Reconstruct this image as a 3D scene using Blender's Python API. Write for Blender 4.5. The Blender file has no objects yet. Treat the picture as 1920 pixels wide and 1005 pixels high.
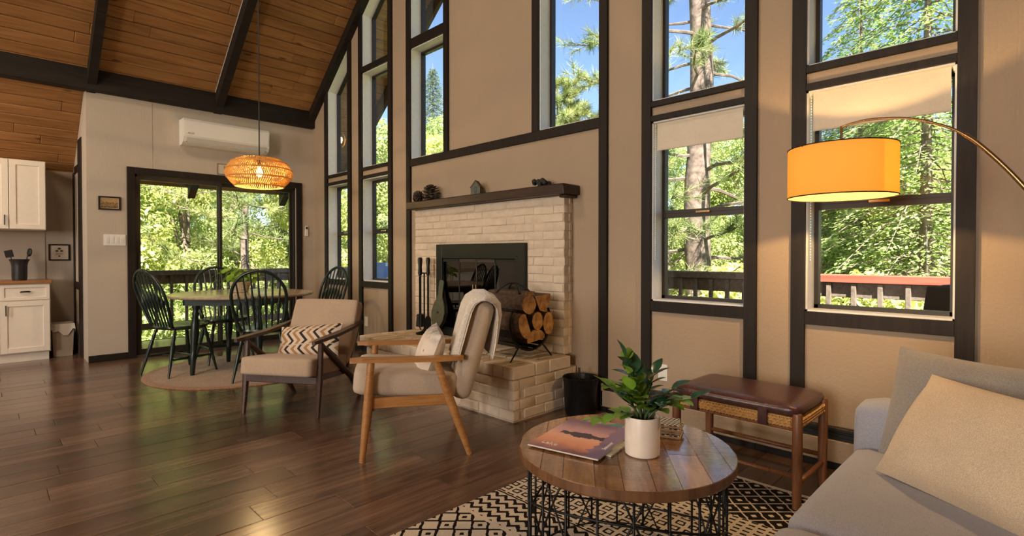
import bpy, math, random
import numpy as np
from mathutils import Vector, Matrix

SC = bpy.context.scene
COL = SC.collection
PI = math.pi
rnd = random.Random(7)
R = math.radians

# ------------------------------------------------------------------ camera
CAM = Vector((7.316, -3.321, 1.17))
YAW = R(44.914)
cd = bpy.data.cameras.new('camera')
cam = bpy.data.objects.new('camera', cd)
COL.objects.link(cam)
cd.sensor_width = 36.0
cd.lens = 36.0 * 998.0 / 1920.0
cd.shift_y = -11.5 / 1920.0
cd.clip_start = 0.05
cd.clip_end = 300
fw = Vector((-math.cos(YAW) * math.cos(R(.75)), math.sin(YAW) * math.cos(R(.75)), -math.sin(R(.75))))
cam.location = CAM
cam.rotation_euler = fw.to_track_quat('-Z', 'Y').to_euler()
SC.camera = cam

# ------------------------------------------------------------------ view, sky, sun, big lights
SC.view_settings.view_transform = 'Standard'
SC.view_settings.look = 'None'
SC.view_settings.gamma = 1.0
SC.view_settings.use_curve_mapping = False
SC.view_settings.exposure = 0.3
SC.cycles.max_bounces = 10
SC.cycles.diffuse_bounces = 5
SC.cycles.glossy_bounces = 4
SC.cycles.transparent_max_bounces = 12
SC.cycles.sample_clamp_indirect = 6.0
SC.cycles.caustics_reflective = False
SC.cycles.caustics_refractive = False

W = bpy.data.worlds.new('sky')
SC.world = W
W.use_nodes = True
wn = W.node_tree
bg = wn.nodes['Background']
sky = wn.nodes.new('ShaderNodeTexSky')
sky.sky_type = 'NISHITA'
sky.sun_disc = False
sky.sun_elevation = R(52)
sky.sun_rotation = R(127)
sky.altitude = 800
sky.ozone_density = 2.5
sky.dust_density = 0.6
wn.links.new(sky.outputs[0], bg.inputs[0])
bg.inputs[1].default_value = SKY_STRENGTH = 0.235

def lamp(name, kind, loc, energy, color, target=None, **kw):
    l = bpy.data.lights.new(name, kind)
    l.energy = energy
    l.color = color
    for k, v in kw.items():
        setattr(l, k, v)
    o = bpy.data.objects.new(name, l)
    COL.objects.link(o)
    o.location = loc
    if target is not None:
        d = Vector(target) - Vector(loc)
        o.rotation_euler = d.to_track_quat('-Z', 'Y').to_euler()
    return o

SUN_DIR = Vector((.80 * math.cos(R(52)), -.60 * math.cos(R(52)), math.sin(R(52))))
sun = lamp('sun', 'SUN', SUN_DIR * 50, 21.0, (1.0, .92, .78), target=(0, 0, 0), angle=R(.6))
# unseen fill lights added to brighten the room: rear wall, ridge and kitchen
lamp('rear_fill_light', 'AREA', (3.28, -8.95, 2.6), 150, (1.0, .88, .74), target=(3.28, 0, 1.6), shape='RECTANGLE', size=.98, size_y=3.0)
lamp('rear_side_fill_light', 'AREA', (7.45, -8.95, 1.7), 200, (1.0, .88, .74), target=(6.6, 0, 1.3), shape='RECTANGLE', size=1.7, size_y=1.8)
lamp('ridge_fill_light', 'AREA', (3.72, -4.6, 5.75), 80, (1.0, .78, .54), target=(3.2, -2.6, 0), shape='DISK', size=1.0)
lamp('kitchen_fill_light', 'AREA', (.5, -4.6, 2.9), 20, (1.0, .72, .46), target=(-.6, -3.4, .6), shape='DISK', size=.5)

# ------------------------------------------------------------------ material helpers
def new_mat(name):
    m = bpy.data.materials.new(name)
    m.use_nodes = True
    return m, m.node_tree, m.node_tree.nodes['Principled BSDF']

def N(nt, kind, **kw):
    n = nt.nodes.new(kind)
    for k, v in kw.items():
        if hasattr(n, k):
            setattr(n, k, v)
        else:
            n.inputs[k].default_value = v
    return n

def ramp(nt, src, stops):
    r = nt.nodes.new('ShaderNodeValToRGB')
    els = r.color_ramp.elements
    while len(els) < len(stops):
        els.new(.5)
    for e, (p, c) in zip(els, stops):
        e.position = p
        e.color = (*c, 1) if len(c) == 3 else c
    nt.links.new(src, r.inputs[0])
    return r

def coords(nt, scale=(1, 1, 1), rot=(0, 0, 0), kind='Object', jitter=False):
    tc = nt.nodes.new('ShaderNodeTexCoord')
    mp = nt.nodes.new('ShaderNodeMapping')
    mp.inputs['Scale'].default_value = scale
    mp.inputs['Rotation'].default_value = rot
    nt.links.new(tc.outputs[kind], mp.inputs[0])
    if jitter:
        oi = nt.nodes.new('ShaderNodeObjectInfo')
        ml = N(nt, 'ShaderNodeVectorMath', operation='SCALE')
        cb = nt.nodes.new('ShaderNodeCombineXYZ')
        for i in range(3):
            nt.links.new(oi.outputs['Random'], cb.inputs[i])
        nt.links.new(cb.outputs[0], ml.inputs[0])
        ml.inputs['Scale'].default_value = 57.0
        nt.links.new(ml.outputs[0], mp.inputs['Location'])
    return mp.outputs[0]

def bump(nt, b, height, strength=.3, dist=.01):
    bn = nt.nodes.new('ShaderNodeBump')
    bn.inputs['Strength'].default_value = strength
    bn.inputs['Distance'].default_value = dist
    nt.links.new(height, bn.inputs['Height'])
    nt.links.new(bn.outputs[0], b.inputs['Normal'])

def plain(name, col, rough=.5, metal=0.0, noise=0.0, scale=30, bmp=0.0, spec=.5):
    m, nt, b = new_mat(name)
    b.inputs['Base Color'].default_value = (*col, 1)
    b.inputs['Roughness'].default_value = rough
    b.inputs['Metallic'].default_value = metal
    b.inputs['Specular IOR Level'].default_value = spec
    if noise or bmp:
        v = coords(nt, jitter=True)
        n = N(nt, 'ShaderNodeTexNoise', Scale=scale, Detail=4.0)
        nt.links.new(v, n.inputs['Vector'])
        if noise:
            lo = tuple(max(0, c * (1 - noise)) for c in col)
            hi = tuple(min(1, c * (1 + noise)) for c in col)
            r = ramp(nt, n.outputs[0], [(.3, lo), (.7, hi)])
            nt.links.new(r.outputs[0], b.inputs['Base Color'])
        if bmp:
            bump(nt, b, n.outputs[0], bmp)
    return m

def wood(name, c1, c2, c3, axis='X', rough=.45, scale=1.0, per_obj=.35, knots=0.0, bmp=.12, spec=.5, coat=0.0):
    """Grain stretched along AXIS; tone differs from object to object (planks)."""
    m, nt, b = new_mat(name)
    st = {'X': (.6, 9, 9), 'Y': (9, .6, 9), 'Z': (9, 9, .6)}[axis]
    v = coords(nt, scale=tuple(s * scale for s in st), jitter=True)
    n = N(nt, 'ShaderNodeTexNoise', Scale=2.2, Detail=7.0, Roughness=.62, Distortion=1.1)
    nt.links.new(v, n.inputs['Vector'])
    r = ramp(nt, n.outputs[0], [(.28, c1), (.5, c2), (.75, c3)])
    col = r.outputs[0]
    oi = nt.nodes.new('ShaderNodeObjectInfo')
    mr = N(nt, 'ShaderNodeMapRange')
    mr.inputs['To Min'].default_value = 1 - per_obj
    mr.inputs['To Max'].default_value = 1 + per_obj
    nt.links.new(oi.outputs['Random'], mr.inputs['Value'])
    mx = N(nt, 'ShaderNodeMix', data_type='RGBA', blend_type='MULTIPLY')
    mx.inputs['Factor'].default_value = 1
    nt.links.new(col, mx.inputs['A'])
    nt.links.new(mr.outputs[0], mx.inputs['B'])
    col = mx.outputs['Result']
    if knots:
        vk = coords(nt, scale={'X': (.9, 3.2, 3.2), 'Y': (3.2, .9, 3.2), 'Z': (3.2, 3.2, .9)}[axis], jitter=True)
        vo = N(nt, 'ShaderNodeTexVoronoi', Scale=2.3)
        nt.links.new(vk, vo.inputs['Vector'])
        rk = ramp(nt, vo.outputs['Distance'], [(0.0, (1, 1, 1)), (.07, (.85, .85, .85)), (.13, (0, 0, 0))])
        mk = N(nt, 'ShaderNodeMix', data_type='RGBA')
        mul = N(nt, 'ShaderNodeMath', operation='MULTIPLY')
        mul.inputs[1].default_value = knots
        nt.links.new(rk.outputs[0], mul.inputs[0])
        nt.links.new(mul.outputs[0], mk.inputs['Factor'])
        nt.links.new(col, mk.inputs['A'])
        mk.inputs['B'].default_value = (c1[0] * .25, c1[1] * .2, c1[2] * .2, 1)
        col = mk.outputs['Result']
    nt.links.new(col, b.inputs['Base Color'])
    b.inputs['Roughness'].default_value = rough
    b.inputs['Specular IOR Level'].default_value = spec
    b.inputs['Coat Weight'].default_value = coat
    b.inputs['Coat Roughness'].default_value = .25
    bump(nt, b, n.outputs[0], bmp, .004)
    return m

def fabric(name, col, var=.18, scale=260, rough=.9, bmp=.35, sheen=.2, big=.1):
    m, nt, b = new_mat(name)
    v = coords(nt)
    w1 = N(nt, 'ShaderNodeTexNoise', Scale=scale, Detail=2.0)
    w2 = N(nt, 'ShaderNodeTexNoise', Scale=5.0, Detail=3.0)
    nt.links.new(v, w1.inputs['Vector'])
    nt.links.new(v, w2.inputs['Vector'])
    r = ramp(nt, w1.outputs[0], [(.35, tuple(c * (1 - var) for c in col)), (.65, tuple(min(1, c * (1 + var)) for c in col))])
    r2 = ramp(nt, w2.outputs[0], [(.3, (1 - big,) * 3), (.7, (1, 1, 1))])
    mx = N(nt, 'ShaderNodeMix', data_type='RGBA', blend_type='MULTIPLY')
    mx.inputs['Factor'].default_value = 1
    nt.links.new(r.outputs[0], mx.inputs['A'])
    nt.links.new(r2.outputs[0], mx.inputs['B'])
    nt.links.new(mx.outputs['Result'], b.inputs['Base Color'])
    b.inputs['Roughness'].default_value = rough
    b.inputs['Sheen Weight'].default_value = sheen
    b.inputs['Specular IOR Level'].default_value = .2
    bump(nt, b, w1.outputs[0], bmp, .003)
    return m

def emitter(name, col, strength):
    m, nt, b = new_mat(name)
    b.inputs['Base Color'].default_value = (*col, 1)
    b.inputs['Emission Color'].default_value = (*col, 1)
    b.inputs['Emission Strength'].default_value = strength
    return m

def leafmat(name, c1, c2, trans=.35, rough=.45, scale=.9):
    m, nt, b = new_mat(name)
    v = coords(nt, kind='Object', jitter=True)
    n = N(nt, 'ShaderNodeTexNoise', Scale=scale, Detail=3.0)
    nt.links.new(v, n.inputs['Vector'])
    r = ramp(nt, n.outputs[0], [(.32, c1), (.66, c2)])
    nt.links.new(r.outputs[0], b.inputs['Base Color'])
    b.inputs['Roughness'].default_value = rough
    tr = nt.nodes.new('ShaderNodeBsdfTranslucent')
    nt.links.new(r.outputs[0], tr.inputs[0])
    ms = nt.nodes.new('ShaderNodeMixShader')
    ms.inputs[0].default_value = trans
    nt.links.new(b.outputs[0], ms.inputs[1])
    nt.links.new(tr.outputs[0], ms.inputs[2])
    nt.links.new(ms.outputs[0], nt.nodes['Material Output'].inputs[0])
    return m

def glass_pane(name, tint=(1, 1, 1), base=.035, edge=.55):
    m, nt, b = new_mat(name)
    nt.nodes.remove(b)
    t = nt.nodes.new('ShaderNodeBsdfTransparent')
    t.inputs[0].default_value = (*tint, 1)
    g = nt.nodes.new('ShaderNodeBsdfGlossy')
    g.inputs['Roughness'].default_value = 0.0
    lw = nt.nodes.new('ShaderNodeLayerWeight')
    p = N(nt, 'ShaderNodeMath', operation='POWER')
    p.inputs[1].default_value = 4.0
    nt.links.new(lw.outputs['Facing'], p.inputs[0])
    ma = N(nt, 'ShaderNodeMath', operation='MULTIPLY_ADD')
    ma.inputs[1].default_value = edge
    ma.inputs[2].default_value = base
    nt.links.new(p.outputs[0], ma.inputs[0])
    ms = nt.nodes.new('ShaderNodeMixShader')
    nt.links.new(ma.outputs[0], ms.inputs[0])
    nt.links.new(t.outputs[0], ms.inputs[1])
    nt.links.new(g.outputs[0], ms.inputs[2])
    nt.links.new(ms.outputs[0], nt.nodes['Material Output'].inputs[0])
    return m

def stucco(name, col, st=.45):
    m, nt, b = new_mat(name)
    v = coords(nt)
    n = N(nt, 'ShaderNodeTexNoise', Scale=55.0, Detail=5.0, Roughness=.6)
    n2 = N(nt, 'ShaderNodeTexNoise', Scale=1.6, Detail=3.0)
    vs = coords(nt, scale=(90, 90, 6))
    n3 = N(nt, 'ShaderNodeTexNoise', Scale=1.0, Detail=2.0)
    nt.links.new(v, n.inputs['Vector'])
    nt.links.new(v, n2.inputs['Vector'])
    nt.links.new(vs, n3.inputs['Vector'])
    r = ramp(nt, n2.outputs[0], [(.3, tuple(c * .93 for c in col)), (.7, col)])
    nt.links.new(r.outputs[0], b.inputs['Base Color'])
    b.inputs['Roughness'].default_value = .85
    b.inputs['Specular IOR Level'].default_value = .25
    ad = N(nt, 'ShaderNodeMath', operation='ADD')
    nt.links.new(n.outputs[0], ad.inputs[0])
    nt.links.new(n3.outputs[0], ad.inputs[1])
    bump(nt, b, ad.outputs[0], st, .007)
    return m

M = {}
M['wall'] = stucco('painted_textured_wall', (.395, .302, .216))
M['wall_pale'] = stucco('painted_pale_wall', (.50, .44, .37), .16)
M['trim'] = wood('dark_brown_timber', (.007, .0045, .0033), (.013, .0085, .006), (.024, .015, .010), 'Z', rough=.6, per_obj=.2, spec=.3)
M['beam'] = wood('near_black_beam', (.010, .008, .006), (.018, .013, .010), (.03, .022, .016), 'Y', rough=.65, per_obj=.2, spec=.3)
M['plank_ceiling'] = wood('knotty_pine_ceiling', (.22, .092, .028), (.345, .165, .055), (.44, .23, .09), 'Y', rough=.5, per_obj=.12, knots=.9)
M['plank_floor'] = wood('dark_walnut_floor', (.050, .027, .017), (.112, .064, .042), (.19, .115, .076), 'Y', rough=.22, per_obj=.38, bmp=.14, spec=.55, coat=.35)
M['gap'] = plain('dark_gap', (.012, .008, .006), .9)
M['jamb'] = plain('white_painted_jamb', (.74, .74, .70), .55, noise=.04)
M['bronze'] = plain('dark_bronze_aluminium', (.028, .022, .017), .45, .3)
M['glass'] = glass_pane('window_glass')
M['brick'] = plain('white_painted_brick', (.64, .53, .41), .72, noise=.08, scale=14, bmp=.5)
M['mortar'] = plain('painted_mortar', (.55, .45, .34), .85, noise=.1, scale=40, bmp=.5)
M['mantel'] = wood('dark_stained_mantel', (.012, .006, .004), (.026, .012, .007), (.07, .032, .016), 'X', rough=.45, per_obj=0)
M['iron'] = plain('black_iron', (.012, .012, .012), .45, .6, noise=.3)
M['insert'] = plain('dark_olive_metal', (.022, .024, .019), .45, .4, noise=.1)
M['fire_glass'] = glass_pane('smoked_fireplace_glass', (.16, .15, .14), .10, .6)
M['soot'] = plain('soot_black', (.01, .009, .008), .95)
M['green_black'] = plain('dark_green_chair_paint', (.008, .020, .016), .28, 0, noise=.25, scale=20)
M['green_seat'] = plain('dark_green_seat_paint', (.010, .026, .021), .22, 0, noise=.2, scale=12)
M['table_wood'] = wood('weathered_table_top', (.26, .20, .14), (.38, .30, .22), (.50, .41, .31), 'Y', rough=.22, per_obj=0, coat=.5)
M['oak'] = wood('honey_oak', (.24, .10, .028), (.36, .165, .050), (.46, .23, .08), 'Y', rough=.38, per_obj=.06, scale=2.5)
M['walnut'] = wood('dark_walnut', (.028, .013, .008), (.055, .026, .016), (.09, .045, .028), 'Y', rough=.38, per_obj=.06, scale=2.5)
M['bench_wood'] = wood('reddish_bench_wood', (.11, .040, .016), (.20, .080, .032), (.28, .12, .05), 'Z', rough=.38, per_obj=.06, scale=2.5)
M['beige'] = fabric('beige_upholstery', (.47, .35, .245), scale=420)
M['grey_beige'] = fabric('pale_beige_upholstery', (.50, .40, .31), scale=420)
M['sofa'] = fabric('grey_sofa_fabric', (.335, .335, .385), scale=480)
M['grey_pillow'] = fabric('grey_ribbed_pillow', (.30, .27, .235), scale=380, bmp=.5)
M['tan_pillow'] = fabric('tan_linen_pillow', (.60, .47, .33), scale=420, bmp=.5)
M['throw'] = fabric('cream_wool', (.72, .65, .54), scale=90, bmp=.9, sheen=.5)
M['leather'] = plain('oxblood_leather', (.062, .024, .022), .28, noise=.25, scale=60, bmp=.12)
M['rattan'] = plain('rattan_rope', (.50, .27, .085), .6, noise=.3, scale=120, bmp=.3)
M['white_cab'] = plain('white_cabinet_paint', (.80, .74, .65), .38, noise=.02)
M['white_plastic'] = plain('white_plastic', (.78, .77, .73), .32)
M['counter'] = wood('butcher_block', (.24, .10, .035), (.34, .16, .06), (.44, .22, .09), 'Y', rough=.3, per_obj=0, scale=2)
M['black'] = plain('matte_black', (.012, .012, .012), .5)
M['brass'] = plain('antique_brass', (.34, .22, .10), .25, .9)
M['ceramic'] = plain('white_ceramic', (.78, .68, .58), .35, noise=.03)
M['soil'] = plain('potting_soil', (.018, .013, .009), .95, noise=.4, scale=90, bmp=.8)
M['deck'] = wood('weathered_deck', (.11, .09, .08), (.17, .145, .125), (.24, .21, .18), 'Y', rough=.8, per_obj=.15)
M['rail'] = wood('weathered_rail', (.13, .10, .08), (.22, .175, .14), (.30, .25, .20), 'Y', rough=.75, per_obj=.1)
M['red_rail'] = wood('red_stained_rail', (.30, .065, .04), (.42, .10, .062), (.50, .14, .09), 'X', rough=.6, per_obj=.05)
M['jute'] = fabric('jute_rug', (.42, .27, .15), var=.35, scale=110, bmp=1.0, big=.25)
M['blind'] = fabric('cream_roller_blind', (.70, .62, .50), var=.05, scale=300, bmp=.1, sheen=0)
M['bark'] = None

# ------------------------------------------------------------------ mesh helpers
class MB:
    """Collects geometry; build() links it as ONE mesh object."""
    def __init__(s):
        s.v, s.f = [], []
    def add(s, vs, fs, T=None):
        o = len(s.v)
        if T is not None:
            vs = [tuple(T @ Vector(p)) for p in vs]
        s.v.extend(vs)
        s.f.extend([tuple(i + o for i in f) for f in fs])
        return s
    def box(s, a, b, T=None):
        x0, y0, z0 = a
        x1, y1, z1 = b
        vs = [(x0, y0, z0), (x1, y0, z0), (x1, y1, z0), (x0, y1, z0), (x0, y0, z1), (x1, y0, z1), (x1, y1, z1), (x0, y1, z1)]
        return s.add(vs, [(0, 3, 2, 1), (4, 5, 6, 7), (0, 1, 5, 4), (1, 2, 6, 5), (2, 3, 7, 6), (3, 0, 4, 7)], T)
    def cbox(s, a, b, c=.003, T=None):
        """Box with every edge chamfered by c."""
        mid = [(a[i] + b[i]) / 2 for i in range(3)]
        h = [abs(b[i] - a[i]) / 2 for i in range(3)]
        c = min(c, *[x * .49 for x in h])
        vs, idx = [], {}
        for sx in (-1, 1):
            for sy in (-1, 1):
                for sz in (-1, 1):
                    for ax in range(3):
                        p = []
                        for i, sg in enumerate((sx, sy, sz)):
                            p.append(mid[i] + sg * (h[i] - (0 if i == ax else c)))
                        idx[(sx, sy, sz, ax)] = len(vs)
                        vs.append(tuple(p))
        fs = []
        def quad(q):
            fs.append(tuple(q))
        for ax in range(3):
            u, w = [(1, 2), (2, 0), (0, 1)][ax]
            for sg in (-1, 1):
                q = []
                for su, sw in ((-1, -1), (1, -1), (1, 1), (-1, 1)):
                    k = [0, 0, 0]
                    k[ax], k[u], k[w] = sg, su, sw
                    q.append(idx[(*k, ax)])
                quad(q if sg > 0 else q[::-1])
        for e in range(3):
            u, w = [(1, 2), (2, 0), (0, 1)][e]
            for su in (-1, 1):
                for sw in (-1, 1):
                    k0, k1 = [0, 0, 0], [0, 0, 0]
                    k0[e], k1[e] = -1, 1
                    for k in (k0, k1):
                        k[u], k[w] = su, sw
                    q = [idx[(*k0, u)], idx[(*k1, u)], idx[(*k1, w)], idx[(*k0, w)]]
                    quad(q if su * sw < 0 else q[::-1])
        for sx in (-1, 1):
            for sy in (-1, 1):
                for sz in (-1, 1):
                    q = [idx[(sx, sy, sz, i)] for i in range(3)]
                    fs.append(tuple(q if sx * sy * sz > 0 else q[::-1]))
        return s.add(vs, fs, T)
    def prism(s, poly, d0, d1, plane='XZ', T=None):
        """Extrude polygon between d0 and d1 along the axis normal to PLANE."""
        n = len(poly)
        def P(p, d):
            return {'XZ': (p[0], d, p[1]), 'XY': (p[0], p[1], d), 'YZ': (d, p[0], p[1])}[plane]
        vs = [P(p, d0) for p in poly] + [P(p, d1) for p in poly]
        fs = [tuple(range(n)), tuple(range(2 * n - 1, n - 1, -1))] + [(i, i + n, (i + 1) % n + n, (i + 1) % n) for i in range(n)]
        return s.add(vs, fs, T)
    def tube(s, path, rad, sides=8, closed=False, cap=True, T=None):
        P = [Vector(p) for p in path]
        n = len(P)
        if not hasattr(rad, '__len__'):
            rad = [rad] * n
        vs, fs = [], []
        ref = None
        for i in range(n):
            if closed:
                t = P[(i + 1) % n] - P[i - 1]
            else:
                t = P[min(i + 1, n - 1)] - P[max(i - 1, 0)]
            t.normalize()
            if ref is None:
                ref = Vector((0, 0, 1)) if abs(t.z) < .9 else Vector((1, 0, 0))
            u = ref - t * ref.dot(t)
            if u.length < 1e-4:
                u = t.orthogonal()
            u.normalize()
            ref = u
            w = t.cross(u)
            for k in range(sides):
                a = 2 * PI * k / sides
                vs.append(tuple(P[i] + (u * math.cos(a) + w * math.sin(a)) * rad[i]))
        m = n if closed else n - 1
        for i in range(m):
            j = (i + 1) % n
            for k in range(sides):
                l = (k + 1) % sides
                fs.append((i * sides + k, i * sides + l, j * sides + l, j * sides + k))
        if cap and not closed:
            fs.append(tuple(range(sides - 1, -1, -1)))
            fs.append(tuple((n - 1) * sides + k for k in range(sides)))
        return s.add(vs, fs, T)
    def lathe(s, prof, sides=24, T=None, sx=1.0, sy=1.0):
        """prof = [(r, z)...] about Z; ends with r 0 are closed."""
        vs, fs, rows = [], [], []
        for r, z in prof:
            if r < 1e-6:
                rows.append([len(vs)])
                vs.append((0, 0, z))
            else:
                rows.append(list(range(len(vs), len(vs) + sides)))
                for k in range(sides):
                    a = 2 * PI * k / sides
                    vs.append((r * sx * math.cos(a), r * sy * math.sin(a), z))
        for A, B in zip(rows, rows[1:]):
            if len(A) == 1 and len(B) == 1:
                continue
            for k in range(sides):
                l = (k + 1) % sides
                if len(A) == 1:
                    fs.append((A[0], B[l], B[k]))
                elif len(B) == 1:
                    fs.append((A[k], A[l], B[0]))
                else:
                    fs.append((A[k], A[l], B[l], B[k]))
        return s.add(vs, fs, T)
    def rbox(s, a, b, r, n=6, puff=0.0, T=None):
        """Soft rounded box: subdivided cube clamped and re-inflated by r; puff bulges the big faces."""
        mid = Vector([(a[i] + b[i]) / 2 for i in range(3)])
        h = [abs(b[i] - a[i]) / 2 for i in range(3)]
        key, vs, fs = {}, [], []
        def vert(q):
            k = tuple(round(c, 5) for c in q)
            if k in key:
                return key[k]
            # even spread with more rows near the edges
            p = Vector([math.copysign(abs(c) ** .7, c) * h[i] for i, c in enumerate(q)])
            rr = [min(r, h[i] * .98) for i in range(3)]
            inner = Vector([max(-(h[i] - rr[i]), min(h[i] - rr[i], p[i])) for i in range(3)])
            d = p - inner
            d = Vector([d[i] / rr[i] for i in range(3)])
            if d.length > 1e-6:
                d.normalize()
                p = inner + Vector([d[i] * rr[i] for i in range(3)])
            if puff:
                for i in range(3):
                    o = [j for j in range(3) if j != i]
                    f = (1 - (p[o[0]] / h[o[0]]) ** 2) * (1 - (p[o[1]] / h[o[1]]) ** 2)
                    p[i] += math.copysign(1, p[i]) * puff * max(0, f) * (abs(p[i]) / h[i]) ** 3 if abs(p[i]) > 1e-6 else 0
            key[k] = len(vs)
            vs.append(tuple(mid + p))
            return key[k]
        g = [-1 + 2 * i / n for i in range(n + 1)]
        for ax in range(3):
            u, w = [(1, 2), (2, 0), (0, 1)][ax]
            for sg in (-1, 1):
                for i in range(n):
                    for j in range(n):
                        q = []
                        for du, dw in ((0, 0), (1, 0), (1, 1), (0, 1)):
                            p = [0, 0, 0]
                            p[ax], p[u], p[w] = sg, g[i + du], g[j + dw]
                            q.append(vert(p))
                        fs.append(tuple(q if sg > 0 else q[::-1]))
        return s.add(vs, fs, T)
    def pillow(s, w, h, t, n=16, T=None, sag=0.0, pinch=.06):
        """Throw pillow lying in XZ (width w, height h, thickness t along Y) with pinched corners."""
        vs, fs = [], []
        for side in (-1, 1):
            base = len(vs)
            for i in range(n + 1):
                for j in range(n + 1):
                    u, v = -1 + 2 * i / n, -1 + 2 * j / n
                    th = t / 2 * ((1 - abs(u) ** 2.6) ** .55) * ((1 - abs(v) ** 2.6) ** .55)
                    x = u * w / 2 * (1 - pinch * (1 - v * v) * abs(u) ** 3)
                    z = v * h / 2 * (1 - pinch * (1 - u * u) * abs(v) ** 3)
                    z -= sag * (1 - u * u) * (v + 1) / 2 * h
                    wr = .006 * math.sin(9 * u + 4 * v) * (1 - u * u) * (1 - v * v)
                    vs.append((x, side * th + wr, z))
            for i in range(n):
                for j in range(n):
                    q = (base + i * (n + 1) + j, base + (i + 1) * (n + 1) + j, base + (i + 1) * (n + 1) + j + 1, base + i * (n + 1) + j + 1)
                    fs.append(q if side < 0 else q[::-1])
        return s.add(vs, fs, T)
    def mesh(s, name, mat, smooth=False):
        me = bpy.data.meshes.new(name)
        me.from_pydata(s.v, [], s.f)
        if mat is not None:
            me.materials.append(mat)
        if smooth:
            me.polygons.foreach_set('use_smooth', [True] * len(me.polygons))
            if smooth is not True:
                me.set_sharp_from_angle(angle=R(smooth))
        me.update()
        return me
    def build(s, name, mat, parent=None, smooth=False, loc=None, rot=None):
        return link(name, s.mesh(name, mat, smooth), parent, loc, rot)

def link(name, data, parent=None, loc=None, rot=None):
    o = bpy.data.objects.new(name, data)
    COL.objects.link(o)
    if parent is not None:
        o.parent = parent
    if loc is not None:
        o.location = loc
    if rot is not None:
        o.rotation_euler = rot
    return o

def tag(o, label=None, cat=None, group=None, kind=None):
    if label: o['label'] = label
    if cat: o['category'] = cat
    if group: o['group'] = group
    if kind: o['kind'] = kind
    return o

def thing(name, label, cat, loc=(0, 0, 0), rz=0, group=None):
    return tag(link(name, None, None, loc, (0, 0, rz)), label, cat, group)

def copy_tree(o, parent=None):
    c = o.copy()
    COL.objects.link(c)
    c.parent = parent
    for ch in KIDS.get(o.name, []):
        copy_tree(ch, c)
    return c
KIDS = {}
def index_kids():
    KIDS.clear()
    for o in list(SC.objects):
        if o.parent:
            KIDS.setdefault(o.parent.name, []).append(o)

def dup(o, label, loc, rz=0, group=None, scale=None):
    c = copy_tree(o)
    c.location = loc
    c.rotation_euler = (0, 0, rz)
    c['label'] = label
    if group: c['group'] = group
    if scale: c.scale = (scale,) * 3
    return c

def text(body, name, parent, loc, rot, size, mat, align='CENTER'):
    cu = bpy.data.curves.new(name, 'FONT')
    cu.body = body
    cu.size = size
    cu.align_x = align
    cu.align_y = 'CENTER'
    cu.extrude = .0008
    cu.materials.append(mat)
    o = link(name, cu, parent, loc, rot)
    TEXTS.append(o)
    return o
TEXTS = []
def texts_to_mesh():
    dg = bpy.context.evaluated_depsgraph_get()
    for o in TEXTS:
        me = bpy.data.meshes.new_from_object(o.evaluated_get(dg))
        n, par, loc, rot = o.name, o.parent, o.location.copy(), o.rotation_euler.copy()
        bpy.data.objects.remove(o)
        link(n, me, par, loc, rot)

def TR(loc=(0, 0, 0), rot=(0, 0, 0)):
    from mathutils import Euler
    return Matrix.Translation(loc) @ Euler(rot).to_matrix().to_4x4()

# ================================================================== THE ROOM
RX = 3.72                                   # ridge
def roofz(x): return 6.076 - .8 * abs(x - RX)
XR = 8.5                                    # right wall, outside the frame
YB = -9.0                                   # rear wall

# ---- floor: planks along Y
def floor_planks():
    fl = tag(MB().box((-1.3, YB, -.10), (XR, .0, -.012)).build('floor', M['gap']), kind='structure')
    wd, rows = .182, []
    x = -1.3
    meshes = {}
    rest = MB()
    count = 0
    lst = []
    while x < XR:
        y = 0.0 - rnd.uniform(0, 1.2)
        ys = [0.0]
        while y > YB:
            ys.append(y)
            y -= rnd.choice([.92, 1.22, 1.22, 1.5])
        ys.append(YB)
        for y1, y0 in zip(ys, ys[1:]):
            lst.append((x, y0, y1))
        x += wd
    def score(t):
        c = Vector((t[0] + .09, (t[1] + t[2]) / 2, 0))
        v = c - CAM
        d = v.dot(fw)
        return d if d > .4 and abs(v.dot(Vector((math.sin(YAW), math.cos(YAW), 0)))) < d * 1.25 + .6 else 1e6 + d
    lst.sort(key=score)
    for i, (x, y0, y1) in enumerate(lst):
        L = y1 - y0
        if i < 290 and score((x, y0, y1)) < 1e6:
            k = round(L, 2)
            if k not in meshes:
                meshes[k] = MB().cbox((.001, .001 - L / 2, -.014), (wd - .001, L / 2 - .001, 0), .0013).mesh('floor_plank', M['plank_floor'])
            link('floor_plank', meshes[k], fl, (x, (y0 + y1) / 2, rnd.uniform(-.0004, .0004)))
        else:
            rest.cbox((x + .001, y0 + .001, -.014), (x + wd - .001, y1 - .001, 0), .0022)
    tag(rest.build('distant_floor_planks', M['plank_floor'], fl), kind='stuff')
floor_planks()

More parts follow.
